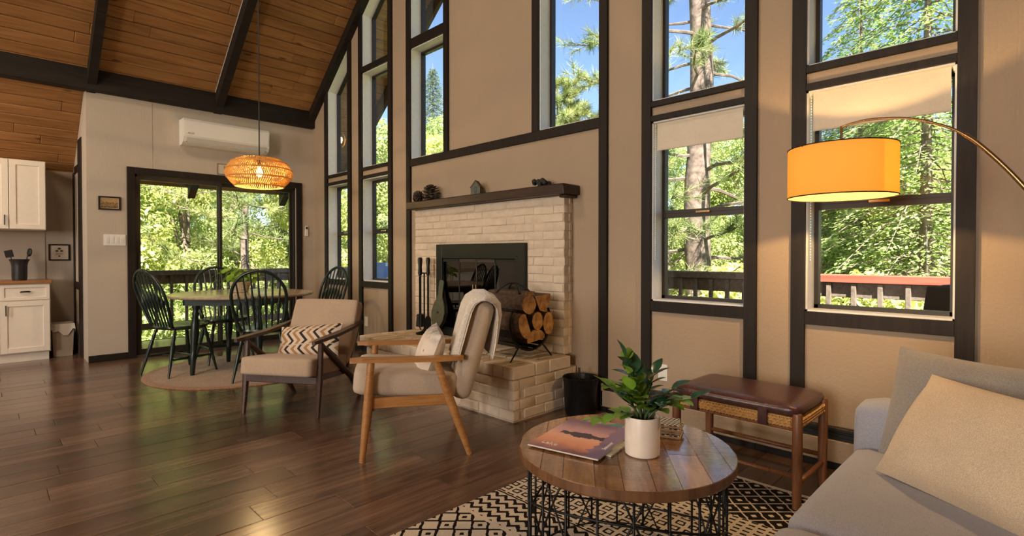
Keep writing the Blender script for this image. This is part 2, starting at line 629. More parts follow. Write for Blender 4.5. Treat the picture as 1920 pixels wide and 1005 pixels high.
# ---- walls
def wall_back():
    """The tall gable wall with the windows: column by column, openings left free."""
    b = MB()
    y0, y1 = 0.0, .17
    def slab(xa, xb, za, zb=None):
        if zb is None:                              # up to the roof
            pts = [(xa, za), (xb, za), (xb, roofz(xb))]
            if xa < RX < xb: pts.append((RX, roofz(RX)))
            pts.append((xa, roofz(xa)))
            b.prism(pts, y0, y1)
        else:
            b.box((xa, y0, za), (xb, y1, zb))
    slab(-.16, .485, 0)
    # window A, sloped head
    slab(.485, 1.053, 0, .851); slab(.485, 1.053, 2.132, 2.192)
    b.prism([(.485, 2.97 + .8 * .485), (1.053, 2.97 + .8 * 1.053), (1.053, roofz(1.053)), (.485, roofz(.485))], y0, y1)
    slab(1.053, 1.404, 0)
    slab(1.404, 2.0, 0, .851); slab(1.404, 2.0, 2.132, 2.192)
    b.prism([(1.404, 2.97 + .8 * 1.404), (2.0, 2.97 + .8 * 2.0), (2.0, roofz(2.0)), (1.404, roofz(1.404))], y0, y1)
    slab(2.0, 2.441, 0)
    slab(2.441, 3.03, 0, 2.165); slab(2.441, 3.03, 4.7)
    slab(3.03, 4.314, 0)
    slab(4.314, 4.933, 0, 2.165); slab(4.314, 4.933, 4.7)
    slab(4.933, 5.371, 0)
    slab(5.371, 6.013, 0, .851); slab(5.371, 6.013, 2.132, 2.192)
    b.prism([(5.371, roofz(5.371) - .13), (6.013, roofz(6.013) - .13), (6.013, roofz(6.013)), (5.371, roofz(5.371))], y0, y1)
    slab(6.013, 6.352, 0)
    slab(6.352, 7.01, 0, .851); slab(6.352, 7.01, 2.132, 2.192)
    b.prism([(6.352, roofz(6.352) - .13), (7.01, roofz(7.01) - .13), (7.01, roofz(7.01)), (6.352, roofz(6.352))], y0, y1)
    slab(7.01, XR + .16, 0)
    tag(b.build('wall_back', M['wall']), kind='structure')
wall_back()

b = MB()                                           # wall with the sliding door
b.box((-.16, -2.51, 0), (0, -2.08, 3.0)).box((-.16, -2.08, 2.09), (0, -.24, 3.0)).box((-.16, -.24, 0), (0, 0, 3.0))
tag(b.build('wall_left', M['wall_pale']), kind='structure')
b = MB().box((-.006, -1.914, 2.164), (.0035, -1.908, 2.96))
tag(b.build('trim_20', M['wall_pale']), kind='structure')   # panel joint above the door
b = MB().prism([(-1.15, 0), (-.16, 0), (-.16, 2.95), (-1.15, roofz(-1.15))], -2.51, -2.42)
tag(b.build('wall_return', M['wall_pale']), kind='structure')
tag(MB().box((-1.30, YB, 0), (-1.15, -2.42, roofz(-1.15))).build('wall_kitchen', M['wall_pale']), kind='structure')
tag(MB().box((XR, YB, 0), (XR + .16, .17, 2.6)).build('wall_right', M['wall']), kind='structure')
b = MB()
def rslab(xa, xb, za, zb=None):
    if zb is not None:
        b.box((xa, YB - .16, za), (xb, YB, zb))
    else:
        pts = [(xa, za), (xb, za), (xb, roofz(xb))] + ([(RX, roofz(RX))] if xa < RX < xb else []) + [(xa, roofz(xa))]
        b.prism(pts, YB - .16, YB)
rslab(-1.3, 2.75, 0); rslab(2.75, 3.82, 0, .9); rslab(2.75, 3.82, 4.3); rslab(3.82, 6.5, 0); rslab(6.5, 8.4, 0, .7); rslab(6.5, 8.4, 2.3, 2.32); rslab(8.4, XR, 0)
tag(b.build('wall_rear', M['wall']), kind='structure')

# ---- roof / ceiling planks
def ceiling():
    sl = math.atan(.8)
    ce = MB()
    top = .16
    YO = .82
    ce.prism([(-1.24, roofz(-1.24) + .025), (RX, roofz(RX) + .025), (RX, roofz(RX) + top + .05), (-1.24, roofz(-1.24) + top)], YB, YO)
    ce.prism([(RX, roofz(RX) + .025), (XR + .6, roofz(XR + .6) + .025), (XR + .6, roofz(XR + .6) + top), (RX, roofz(RX) + top + .05)], YB, YO)
    c = tag(ce.build('ceiling', M['gap']), kind='structure')
    wd = .131
    n = int((RX + 1.24) / math.cos(sl) / wd)
    rest = MB()
    meshes = {}
    for side in (0, 1):
        for i in range(n):
            s = (i + .5) * wd
            x = -1.24 + s * math.cos(sl)
            z = roofz(x)
            xx = x if side == 0 else 2 * RX - x
            ang = -sl if side == 0 else sl
            ys = [YO]
            y = YO - rnd.uniform(.9, 2.2)
            while y > YB + .4:
                ys.append(y)
                y -= rnd.uniform(1.6, 2.8)
            ys.append(YB)
            for y1, y0 in zip(ys, ys[1:]):
                L = round((y1 - y0) * 5) / 5
                mid = (y0 + y1) / 2
                L = y1 - y0
                if side == 0 and x < 2.4 and y1 > -4.3:
                    o = MB().cbox((-wd / 2 + .004, -L / 2 + .0004, 0), (wd / 2 - .004, L / 2 - .0004, .022), .009).build('ceiling_plank', M['plank_ceiling'], c, loc=(xx, mid, z + rnd.uniform(0, .002)), rot=(0, ang, 0))
                else:
                    rest.cbox((-wd / 2 + .0015, -L / 2 + .001, 0), (wd / 2 - .0015, L / 2 - .001, .022), .006, T=TR((xx, mid, z), (0, ang, 0)))
    tag(rest.build('distant_ceiling_planks', M['plank_ceiling'], c), kind='stuff')
ceiling()

# rafters under the boards (run on outside as tails), tie beam, rake boards
def rafter(y0, y1, name, x0=-1.2, drop=.115):
    b = MB()
    b.prism([(x0, roofz(x0) - drop - .06), (x0, roofz(x0) - .001), (RX, roofz(RX) - .001), (RX, roofz(RX) - drop - .05)], y0, y1)
    tag(b.build(name, M['beam']), kind='structure')
    b = MB()
    x1 = 2 * RX - x0
    b.prism([(RX, roofz(RX) - drop - .05), (RX, roofz(RX) - .001), (x1, roofz(x1) - .001), (x1, roofz(x1) - drop - .06)], y0, y1)
    tag(b.build(name, M['beam']), kind='structure')
rafter(-1.262, -1.172, 'trim_21')
rafter(-2.505, -2.425, 'trim_22', x0=-.04)
rafter(-3.75, -3.67, 'trim_23', x0=-.04)
rafter(-5.0, -4.91, 'trim_24', x0=-.04)
rafter(-6.25, -6.16, 'trim_25', x0=-.04)
rafter(-7.5, -7.41, 'trim_26', x0=-.04)
# lighting strip wire along the second rafter
b = MB().tube([(0.10, -1.268, roofz(.1) - .012), (2.6, -1.268, roofz(2.6) - .012)], .0045, 6)
tag(b.build('cable', plain('pale_cable', (.62, .60, .58), .4)), 'thin pale cable running up the side of the second rafter', 'cable')
tag(MB().cbox((-.05, YB, 2.935), (.09, -.004, 3.165), .006).build('trim_27', M['beam']), kind='structure')
tag(MB().cbox((7.35, YB, 2.935), (7.49, -.004, 3.165), .006).build('trim_28', M['beam']), kind='structure')
for nm, xa, xb in (('trim_29', .09, RX), ('trim_30', RX, 2 * RX - .09)):
    q = [(xa, roofz(xa) - .135), (xb, roofz(xb) - .135), (xb, roofz(xb) - .002), (xa, roofz(xa) - .002)]
    tag(MB().prism(q, -.085, -.001).build(nm, M['beam']), kind='structure')
# barge boards at the overhang outside, and the outer tail over the deck
for nm, xa, xb in (('trim_31', -1.24, RX), ('trim_32', RX, 2 * RX + 1.24)):
    q = [(xa, roofz(xa) - .21), (xb, roofz(xb) - .21), (xb, roofz(xb) + .16), (xa, roofz(xa) + .16)]
    tag(MB().prism(q, .82, .87).build(nm, M['bronze']), kind='structure')
tag(MB().prism([(-1.2, roofz(-1.2) - .2), (-1.2, roofz(-1.2) - .001), (-.17, roofz(-.17) - .001), (-.17, roofz(-.17) - .2)], .0, .09).build('trim_33', M['beam']), kind='structure')

# ---- half-timber trim on the gable wall
TV = [(.413, .485), (1.053, 1.125), (1.332, 1.404), (2.0, 2.071), (2.37, 2.441), (4.933, 5.005), (5.30, 5.371), (6.013, 6.085), (6.28, 6.352), (7.01, 7.082)]
PT = .026
for i, (xa, xb) in enumerate(TV):
    q = [(xa, 0.0), (xb, 0.0), (xb, roofz(xb) - .1), (xa, roofz(xa) - .1)]
    tag(MB().prism(q, -PT, -.0005).build('trim_%d' % (i + 1), M['trim']), kind='structure')
n = 11
for (xa, xb) in [(.485, 1.053), (1.404, 2.0), (5.371, 6.013), (6.352, 7.01)]:
    b = MB()
    for za, zb in ((.778, .851), (2.094, 2.133), (2.192, 2.233)):
        b.cbox((xa, -PT + .002, za), (xb, -.0005, zb), .002)
    tag(b.build('trim_%d' % n, M['trim']), kind='structure')
    n += 1
tag(MB().cbox((2.441, -PT + .002, 2.128), (4.933, -.0005, 2.206), .002).build('trim_15', M['trim']), kind='structure')
tag(MB().cbox((4.242, -PT, 2.206), (4.314, -.0005, 5.4), .002).build('trim_16', M['trim']), kind='structure')
tag(MB().cbox((3.03, -PT, 2.206), (3.10, -.0005, 5.3), .002).build('trim_17', M['trim']), kind='structure')
tag(MB().cbox((1.404, -PT + .002, 3.385), (2.0, -.0005, 3.455), .002).build('trim_18', M['trim']), kind='structure')
tag(MB().cbox((2.441, -PT + .002, 3.40), (3.03, -.0005, 3.50), .002).build('trim_19', M['trim']), kind='structure')

# ---- windows
def quad_frame(mb, q, w, y0, y1):
    """Frame of width w just inside the polygon q (XZ, counter-clockwise from lower left, 4 corners)."""
    (x0, z0), (x1, _), (_, z1b), (_, z1a) = q
    mb.box((x0, y0, z0), (x1, y1, z0 + w))
    mb.box((x0, y0, z0), (x0 + w, y1, z1a - w * .5))
    mb.box((x1 - w, y0, z0), (x1, y1, z1b - w * .5))
    mb.prism([(x0, z1a - w * 1.2), (x1, z1b - w * 1.2), (x1, z1b), (x0, z1a)], y0, y1)
WN = [0]
def window(xa, xb, za, zla, zlb=None, split=None, wf=.022, head=True):
    WN[0] += 1
    zlb = zla if zlb is None else zlb
    r = tag(link('window_%d' % WN[0], None, None, ((xa + xb) / 2, 0, za)), kind='structure')
    ox, oz = -(xa + xb) / 2, -za
    T = Matrix.Translation((ox, 0, oz))
    j = MB()                                         # painted liner of the opening
    t = .010
    j.box((xa, -.002, za), (xa + t, .155, zla), T).box((xb - t, -.002, za), (xb, .155, zlb), T).box((xa, -.002, za), (xb, .155, za + t), T)
    j.prism([(xa, zla - t), (xb, zlb - t), (xb, zlb), (xa, zla)], -.002, .155, T=T)
    j.build('window_liner', M['jamb'], r)
    f = MB()
    quad_frame(f, [(xa + t, za + t), (xb - t, za + t), (xb - t, zlb - t), (xa + t, zla - t)], wf, .118, .165)
    f.v = [tuple(T @ Vector(p)) for p in f.v]
    f.build('window_frame', M['bronze'], r)
    if split:
        s = MB().box((xa + t + wf, .110, split - .026), (xb - t - wf, .160, split + .026), T)
        s.box((xa + t + wf, .104, split + .004), (xb - t - wf, .112, split + .014), T)
        sr = s.build('meeting_rail', M['bronze'], r)
        MB().cbox(((xa + xb) / 2 - .05, .094, split - .004), ((xa + xb) / 2 + .05, .110, split + .014), .003, T).build('sash_latch', M['brass'], sr)
    x0, x1 = xa + t + wf * .5, xb - t - wf * .5
    if split:
        MB().box((x0, .140, za + .02), (x1, .143, split), T).build('pane', M['glass'], r)
        MB().box((x0, .148, split), (x1, .151, zla - .02), T).build('pane', M['glass'], r)
    else:
        MB().prism([(x0, za + .02), (x1, za + .02), (x1, zlb - .02), (x0, zla - .02)], .140, .143, T=T).build('pane', M['glass'], r)
    return r
window(.485, 1.053, .851, 2.094, split=1.457)
window(.485, 1.053, 2.233, 2.97 + .8 * .485, 2.97 + .8 * 1.053)
window(1.404, 2.0, .851, 2.094, split=1.457)
window(1.404, 2.0, 2.233, 3.385)
window(1.404, 2.0, 3.455, 2.97 + .8 * 1.404, 2.97 + .8 * 2.0)
window(2.441, 3.03, 2.206, 3.40)
window(2.441, 3.03, 3.50, 4.7)
window(4.314, 4.933, 2.206, 4.7)
window(5.371, 6.013, .851, 2.094, split=1.457)
window(5.371, 6.013, 2.233, roofz(5.371) - .13, roofz(6.013) - .13)
window(6.352, 7.01, .851, 2.094, split=1.457)
window(6.352, 7.01, 2.233, roofz(6.352) - .13, roofz(7.01) - .13)

# ---- sliding door
d = tag(link('door_1', None, None, (0, -1.16, 0)), kind='structure')
T = Matrix.Translation((0, 1.16, 0))
for (a, b_) in (((-.001, -2.155, 0), (.024, -2.08, 2.165)), ((-.001, -.24, 0), (.024, -.163, 2.165)), ((-.001, -2.08, 2.09), (.024, -.24, 2.165))):
    MB().cbox(a, b_, .003, T).build('door_casing', M['trim'], d)
MB().box((-.15, -2.08, 0), (-.02, -2.055, 2.09), T).box((-.15, -.265, 0), (-.02, -.24, 2.09), T).box((-.15, -2.08, 2.065), (-.02, -.24, 2.09), T).build('door_frame', M['bronze'], d)
MB().box((-.16, -2.08, -.01), (.0, -.24, .022), T).build('threshold', plain('aluminium_track', (.20, .18, .16), .35, .8), d)
for (ya, yb, xo) in ((-2.055, -1.165, -.06), (-1.205, -.265, -.11)):
    p = MB()
    p.box((xo, ya, .024), (xo + .035, yb, .085), T).box((xo, ya, 2.03), (xo + .035, yb, 2.065), T)
    p.box((xo, ya, .085), (xo + .035, ya + .032, 2.03), T).box((xo, yb - .032, .085), (xo + .035, yb, 2.03), T)
    pp = p.build('door_panel', M['bronze'], d)
    MB().box((xo + .015, ya + .032, .085), (xo + .019, yb - .032, 2.03), T).build('pane', M['glass'], pp)
MB().cbox((-.025, -2.05, .98), (-.0, -2.028, 1.2), .004, T).build('door_handle', M['black'], d)
tag(MB().cbox((-.001, -2.51, 0), (.022, -2.155, .072), .004).cbox((-.001, -.163, 0), (.022, 0, .072), .004).build('baseboard_left', M['trim']), kind='structure')

# ---- return wall seen edge-on: posts, rails, pale panels
b = MB()
b.cbox((-.66, -2.519, 0), (-.36, -2.5095, 2.5), .003)
tag(b.build('trim_34', M['trim']), kind='structure')
b = MB().cbox((-1.14, -2.519, 0), (-1.0, -2.5095, 2.17), .003)
tag(b.build('trim_35', M['trim']), kind='structure')
b = MB()
for z in (.76, 2.14):
    b.cbox((-1.0, -2.517, z), (-.66, -2.5095, z + .09), .003)
tag(b.build('trim_36', M['trim']), kind='structure')

# ---- heater along the gable wall and low skirting
h = thing('baseboard_heater', 'long low tan baseboard heater with a dark slot along the window wall', 'heater', (6.5, -.03, 0))
T = Matrix.Translation((-6.5, .03, 0))
MB().cbox((4.98, -.062, .045), (8.3, -.0275, .165), .004, T).cbox((4.98, -.062, .045), (5.0, -.0275, .235), .003, T).build('heater_body', M['wall'], h)
MB().box((5.0, -.045, .165), (8.3, -.0275, .215), T).build('dark_slot', M['black'], h)
g = MB()
for z in (.178, .198): g.box((5.0, -.056, z), (8.3, -.045, z + .004), T)
g.build('grille_fin', M['bronze'], h)
MB().cbox((4.98, -.062, .215), (8.3, -.0275, .235), .003, T).build('heater_lid', M['bronze'], h)
tag(MB().box((5.0, -.02, 0), (8.3, -.0005, .045)).box((-.0, -.018, 0), (2.3, -.0005, .07)).build('baseboard_back', M['trim']), kind='structure')

# ================================================================== FIREPLACE
BX0, BX1, BY, HZ = 2.655, 4.668, -.105, .39
IX0, IX1, IZ1 = 3.06, 4.268, 1.272
def brick_mesh(l, h, d, seed):
    """A worn painted brick: chamfered block with uneven corners."""
    b = MB().cbox((-l / 2, -d / 2, -h / 2), (l / 2, d / 2, h / 2), .005)
    r = random.Random(seed)
    b.v = [(x + r.uniform(-.002, .002), y + r.uniform(-.002, .002), z + r.uniform(-.0016, .0016)) for x, y, z in b.v]
    return b.mesh('brick', M['brick'], smooth=40)
BRK = {}
def brick(parent, loc, l, h=.061, d=.06, rz=0):
    k = (round(l, 2), h, d)
    if k not in BRK:
        BRK[k] = [brick_mesh(l, h, d, s) for s in range(5)]
    j = rnd.uniform(-.002, .002)
    c, s = math.cos(rz), math.sin(rz)
    o = link('brick', rnd.choice(BRK[k]), parent, (loc[0] - s * j, loc[1] + c * j, loc[2] + rnd.uniform(-.0015, .0015)), (rnd.uniform(-.006, .006), rnd.uniform(-.004, .004), rz))
    return o

fp = thing('fireplace', 'white painted brick chimney breast with black framed glass fire doors', 'fireplace', ((BX0 + BX1) / 2, BY, HZ))
FO = Vector(fp.location)
core = MB()
TF = Matrix.Translation(-FO)
core.box((BX0 + .006, BY + .006, HZ), (IX0 + .02, -.001, 1.635), TF)
core.box((IX1 - .02, BY + .006, HZ), (BX1 - .006, -.001, 1.635), TF)
core.box((IX0 + .02, BY + .006, IZ1 - .01), (IX1 - .02, -.001, 1.635), TF)
core.build('mortar', M['mortar'], fp)
rows = 18
ch = (1.635 - HZ) / rows
for r_ in range(rows):
    z = HZ + (r_ + .5) * ch
    x = BX0 + (0 if r_ % 2 == 0 else -.107)
    while x < BX1 - .01:
        xa, xb = max(x, BX0), min(x + .206, BX1)
        x += .211
        spans = [(xa, xb)]
        if z < IZ1 + .01:
            spans = [(xa, min(xb, IX0 - .005)), (max(xa, IX1 + .005), xb)]
        for a, b_ in spans:
            if b_ - a > .035:
                brick(fp, (round((a + b_) / 2, 4) - FO.x, BY + .03 - FO.y, z - FO.z), round(b_ - a, 2), ch - .006, .06)
    # return side on the right
    brick(fp, (BX1 - .03 - FO.x, -.024 - FO.y, z - FO.z), .04, ch - .006, .06, PI / 2)
# insert
ins = MB()
ya, yb = BY - .035, BY + .05
ins.cbox((IX0, ya, HZ), (IX0 + .09, yb, IZ1), .004, TF).cbox((IX1 - .11, ya, HZ), (IX1, yb, IZ1), .004, TF)
ins.cbox((IX0 + .09, ya, 1.135), (IX1 - .11, yb, IZ1), .004, TF)
ins.box((IX0 + .06, ya - .006, 1.155), (IX1 - .08, ya, 1.165), TF)
ins.box((IX0 + .09, ya, HZ), (IX1 - .11, yb, HZ + .06), TF)
fi = ins.build('fire_surround', M['insert'], fp)
MB().box((IX0 + .02, -.012, HZ + .002), (IX1 - .02, -.002, IZ1 - .02), TF).build('firebox', M['soot'], fp)
gx0, gx1 = IX0 + .095, IX1 - .115
wq = (gx1 - gx0) / 4
for k in range(4):
    a, b_ = gx0 + k * wq, gx0 + (k + 1) * wq
    fr = MB()
    for q in (((a, ya + .012, HZ + .06), (a + .006, ya + .024, 1.13)), ((b_ - .006, ya + .012, HZ + .06), (b_, ya + .024, 1.13)), ((a, ya + .012, 1.105), (b_, ya + .024, 1.13)), ((a, ya + .012, HZ + .06), (b_, ya + .024, HZ + .08))):
        fr.box(*q, TF)
    fd = fr.build('fire_door', M['insert'] if k in (0, 3) else plain('worn_steel', (.11, .10, .09), .35, .8), fp)
    MB().box((a + .006, ya + .016, HZ + .08), (b_ - .006, ya + .019, 1.105), TF).build('pane', M['fire_glass'], fd)
MB().tube([(gx0 + 2 * wq - .02, ya - .012, .80), (gx0 + 2 * wq - .02, ya - .012, .90)], .006, 8, T=TF).tube([(gx0 + 2 * wq + .02, ya - .012, .80), (gx0 + 2 * wq + .02, ya - .012, .90)], .006, 8, T=TF).build('door_pull', M['brass'], fp)

# mantel
m = thing('mantel_shelf', 'thick dark stained timber mantel shelf above the white brick fireplace', 'shelf', (3.69, -.10, 1.636))
b = MB().cbox((-1.05, -.105, 0), (1.05, .099, .076), .006)
rr = random.Random(3)
b.v = [(x, y + rr.uniform(-.004, .004), z + rr.uniform(-.003, .003)) for x, y, z in b.v]
b.build('board', M['mantel'], m)
for x in (1.0,):
    MB().cbox((x - .05, -.04, -.02), (x + .03, .09, .0), .006).build('ledger_block', M['mantel'], m)

# raised hearth
HX0, HX1, HY = 2.62, 4.735, -.735
he = thing('raised_hearth', 'raised white painted brick hearth with worn corner in front of fireplace', 'hearth', (3.7, -.4, 0))
TH = Matrix.Translation((-3.7, .4, 0))
MB().box((HX0 + .13, HY + .022, 0), (HX1 - .022, -.014, .30), TH).box((HX0 + .01, HY + .008, .30), (HX1 - .01, BY - .001, .383), TH).build('mortar', M['mortar'], he)
for r_ in range(4):
    h_ = .072
    z = .008 + (r_ + .5) * h_
    x = HX0 + .12 + (0 if r_ % 2 else -.10)
    while x < HX1 - .03:
        a, b_ = max(x, HX0 + .12), min(x + .207, HX1 - .015)
        if b_ - a > .04:
            brick(he, ((a + b_) / 2 - 3.7, HY + .045 + .4, z), round(b_ - a, 2), .064, .06)
        x += .215
    y = HY + .03 + (.0 if r_ % 2 else .1)
    while y < -.03:
        a, b_ = max(y, HY + .03 + .05), min(y + .207, -.018)
        if b_ - a > .04:
            brick(he, (HX1 - .045 - 3.7, (a + b_) / 2 + .4, z), round(b_ - a, 2), .064, .06, PI / 2)
        y += .215
    for y in (HY + .13, HY + .345):
        brick(he, (HX0 + .15 - 3.7, y + .4, z), .2, .064, .06, PI / 2)
nx = 20
wx = (HX1 - HX0) / nx
for i in range(nx):
    for j, (ya_, yb_) in enumerate(((HY, HY + .225), (HY + .23, HY + .38), (HY + .385, BY - .003))):
        brick(he, (HX0 + (i + .5) * wx - 3.7, (ya_ + yb_) / 2 + .4, .347), round(yb_ - ya_ - .006, 2), .088, round(wx - .003, 3), PI / 2)

# ---- things on the mantel
def pine_cone(r, L):
    b = MB()
    b.lathe([(0, 0), (r * .35, .1 * L), (r * .4, .5 * L), (r * .2, .95 * L), (0, L)], 8)
    k = 0
    n = 64
    for i in range(n):
        t = (i + .5) / n
        rad = r * (math.sin(PI * min(1, t * .85 + .15)) ** .6) * (1.0 if t < .8 else .8)
        a = i * 2.39996
        z = t * L
        T = Matrix.Translation((0, 0, z)) @ Matrix.Rotation(a, 4, 'Z') @ Matrix.Rotation(R(-20 + 55 * t), 4, 'Y')
        T = Matrix.Translation((0, 0, z)) @ Matrix.Rotation(a, 4, 'Z') @ Matrix.Rotation(R(25 - 60 * t), 4, 'Y')
        b.prism([(rad * .25, -.10 * r), (rad * .8, -.26 * r), (rad * 1.05, 0), (rad * .8, .26 * r), (rad * .25, .10 * r)], -.03 * r, .05 * r, 'XY', T)
    return b
cone_m = plain('brown_cone_scales', (.035, .018, .010), .6, noise=.5, scale=40)
c = pine_cone(.088, .15).build('pine_cone', cone_m, loc=(2.93, -.105, 1.722))
c.rotation_euler = (0, 0, .4)
tag(c, 'large open pine cone standing near left end of mantel', 'pine cone', 'pine cones on the mantel')
c = pine_cone(.055, .10).build('pine_cone', cone_m, loc=(2.77, -.12, 1.762), rot=(R(78), 0, R(30)))
tag(c, 'smaller pine cone lying at far left end of mantel', 'pine cone', 'pine cones on the mantel')
c = pine_cone(.045, .085).build('pine_cone', cone_m, loc=(2.70, -.07, 1.752), rot=(R(80), 0, R(-70)))
tag(c, 'half hidden pine cone against the dark post at mantel end', 'pine cone', 'pine cones on the mantel')
bh = thing('birdhouse', 'tiny grey green wooden birdhouse with brown roof on the mantel', 'birdhouse', (3.63, -.10, 1.7125), R(28))
MB().prism([(-.045, 0), (.045, 0), (.045, .07), (0, .125), (-.045, .07)], -.042, .042).build('body', plain('grey_green_paint', (.10, .11, .075), .7, noise=.3), bh)
for s in (-1, 1):
    MB().prism([(0, .125), (0, .138), (s * .051, .072), (s * .046, .066)], -.045, .045).build('roof_panel', plain('rust_brown', (.09, .045, .018), .7, noise=.3), bh)
MB().lathe([(0, .001), (.011, .001), (.011, 0)], 12, T=TR((0, -.0425, .07), (R(90), 0, 0))).build('entrance_hole', M['black'], bh)
MB().prism([(-.012, .01), (.012, .01), (.012, .045), (-.012, .045)], -.0435, -.0425).build('door', M['black'], bh)
b = MB()
rr = random.Random(5)
for i in range(16):
    b.rbox((-.02, -.02, -.018), (.02, .02, .018), .016, 3, T=TR((rr.uniform(-.07, .07), rr.uniform(-.025, .025), .02 + rr.uniform(0, .04)), (rr.random() * 3, rr.random() * 3, 0)))
tag(b.build('dried_seed_pod', plain('charcoal_pod', (.022, .019, .018), .8, noise=.4), loc=(4.42, -.10, 1.7125), smooth=True), 'dark lumpy seed pod cluster near right end of mantel', 'ornament')

# ---- fire tools, bellows
ft = thing('fire_tool_set', 'black fireplace tool set on a round base left of fire doors', 'fire tools', (2.99, -.23, HZ))
MB().lathe([(0, 0), (.085, 0), (.085, .012), (.03, .03), (.012, .05), (0, .05)], 20).build('base', M['iron'], ft, smooth=30)
MB().tube([(0, 0, .03), (0, 0, .60)], .008, 8).tube([(-.075, 0, .60), (.075, 0, .60)], .006, 6).tube([(0, -.06, .60), (0, .06, .60)], .006, 6).build('stand', M['iron'], ft)
for i, (x, y) in enumerate(((-.06, 0), (.06, 0), (0, -.055), (.0, .05))):
    t_ = MB().tube([(x, y, .14), (x, y, .57)], .0075, 6)
    o = t_.build('tool_rod', M['iron'], ft)
    MB().lathe([(0, .57), (.010, .575), (.017, .60), (.013, .66), (.020, .735), (.013, .755), (0, .755)], 10, T=TR((x, y, 0))).build('handle', M['black'], o, smooth=40)
    if i == 0:
        MB().lathe([(0, .20), (.04, .19), (.048, .07), (.0, .06)], 12, T=TR((x, y, 0))).build('brush', M['black'], o)
    elif i == 1:
        MB().prism([(-.045, .05), (.045, .05), (.045, .15), (.02, .18), (-.02, .18), (-.045, .15)], -.004, .004, T=TR((x, y, 0))).build('shovel_blade', M['iron'], o)
    else:
        MB().tube([(x, y, .14), (x, y, .07), (x + .02, y, .05)], .006, 6).build('hook', M['iron'], o)
be = thing('bellows', 'olive green wooden bellows leaning on the white brick left of fire doors', 'bellows', (3.17, -.215, HZ + .002), R(-10))
be.rotation_euler = (R(-10), 0, R(8))
prof = [(0, .0), (.025, .02), (.03, .07), (.075, .14), (.088, .22), (.07, .30), (.035, .37), (.03, .40), (.03, .52), (.02, .535)]
pts = [(x, z) for x, z in prof] + [(-x, z) for x, z in prof[:0:-1]]
for y in (-.024, .012):
    MB().prism(pts, y, y + .012).build('paddle_board', plain('olive_paint', (.075, .080, .045), .5, noise=.2) if y < 0 else M['mantel'], be)
MB().prism([(x * .93, z) for x, z in pts if z < .38], -.012, .012).build('leather_gusset', M['black'], be)
MB().lathe([(0, .003), (.012, .003), (.012, 0)], 10, T=TR((0, -.025, .22), (R(90), 0, 0))).build('valve_hole', M['black'], be)

# ---- log basket with firewood
lb = thing('log_holder', 'black iron ring log holder with curved handle on the hearth', 'log holder', (4.40, -.40, HZ), R(-4))
RR = .205
CZ = .275
for x in (-.19, .20):
    ring = [(x, RR * math.sin(a), CZ + RR * math.cos(a)) for a in np.linspace(R(62), R(298), 24)]
    MB().tube(ring, .0095, 8).build('ring', M['iron'], lb, smooth=True)
    for s in (-1, 1):
        MB().tube([(x, s * .115, CZ - .165), (x + .01 * (1 if x > 0 else -1), s * .21, .003)], .006, 6).build('leg', M['iron'], lb)
sl = MB()
for a in np.linspace(R(110), R(250), 9):
    sl.box((-.19, -.022, -.002), (.20, .022, .002), TR((0, (RR - .006) * math.sin(a), CZ + (RR - .006) * math.cos(a)), (-a, 0, 0)))
sl.build('sling_plate', M['iron'], lb)
for yy in (-.012, .012):
    hp = [(-.19 + .39 * t, yy + (.10 if yy > 0 else -.10) * (1 - math.sin(PI * t)), CZ + .10 + .19 * math.sin(PI * t) ** .7) for t in np.linspace(0, 1, 20)]
    MB().tube(hp, .006, 8).build('handle', M['iron'], lb, smooth=True)
LR = Matrix.Rotation(R(-4), 4, 'Z')
bark_m = plain('firewood_bark', (.075, .045, .026), .9, noise=.5, scale=30, bmp=.8)
end_m, nt_, b__ = new_mat('cut_log_end')
v_ = coords(nt_, kind='Object', scale=(1, 1, 1))
n_ = N(nt_, 'ShaderNodeTexNoise', Scale=22.0, Detail=5.0, Distortion=.6)
nt_.links.new(v_, n_.inputs['Vector'])
r_ = ramp(nt_, n_.outputs[0], [(.3, (.30, .14, .045)), (.55, (.56, .31, .11)), (.8, (.66, .42, .20))])
nt_.links.new(r_.outputs[0], b__.inputs['Base Color'])
b__.inputs['Roughness'].default_value = .8
bump(nt_, b__, n_.outputs[0], .5)
logs = [((-.075, -.005), [(.085, .075, 0)], 'round log at lower left of the log holder stack', .0),
        ((-.105, .105), None, '', 0)]
def log(y, z, poly, L, x0, lab, rot=0):
    """poly: outline (y,z) about the log axis."""
    o = thing('firewood_log', lab, 'log', Vector((4.40, -.40, HZ)) + LR @ Vector((x0, y, z)), R(-4), 'firewood in the log holder')
    n = len(poly)
    rr = random.Random(int(abs(y * 1e4) + z * 1e3))
    side, fs = [], []
    K = 5
    for k in range(K):
        x = -L / 2 + L * k / (K - 1)
        for (py, pz) in poly:
            j = 1 + rr.uniform(-.05, .05)
            side.append((x, py * j, pz * j))
    for k in range(K - 1):
        for i in range(n):
            fs.append((k * n + i, k * n + (i + 1) % n, (k + 1) * n + (i + 1) % n, (k + 1) * n + i))
    MB().add(side, fs).build('bark', bark_m, o)
    MB().add([side[(K - 1) * n + i] for i in range(n)], [tuple(range(n))]).build('cut_end', end_m, o)
    MB().add([side[i] for i in range(n)], [tuple(range(n - 1, -1, -1))]).build('cut_end', end_m, o)
def circ(r, sy=1, n=12, a0=0, a1=360, rot=0):
    pts = []
    for i in range(n):
        a = R(a0 + (a1 - a0) * i / (n if a1 - a0 == 360 else n - 1))
        y, z = r * math.cos(a) * sy, r * math.sin(a)
        pts.append((y * math.cos(rot) - z * math.sin(rot), y * math.sin(rot) + z * math.cos(rot)))
    return pts
log(.0, .145, circ(.085, 1.05, 12, 0, 180, R(8)), .46, .03, 'split half log at the bottom of the log holder')
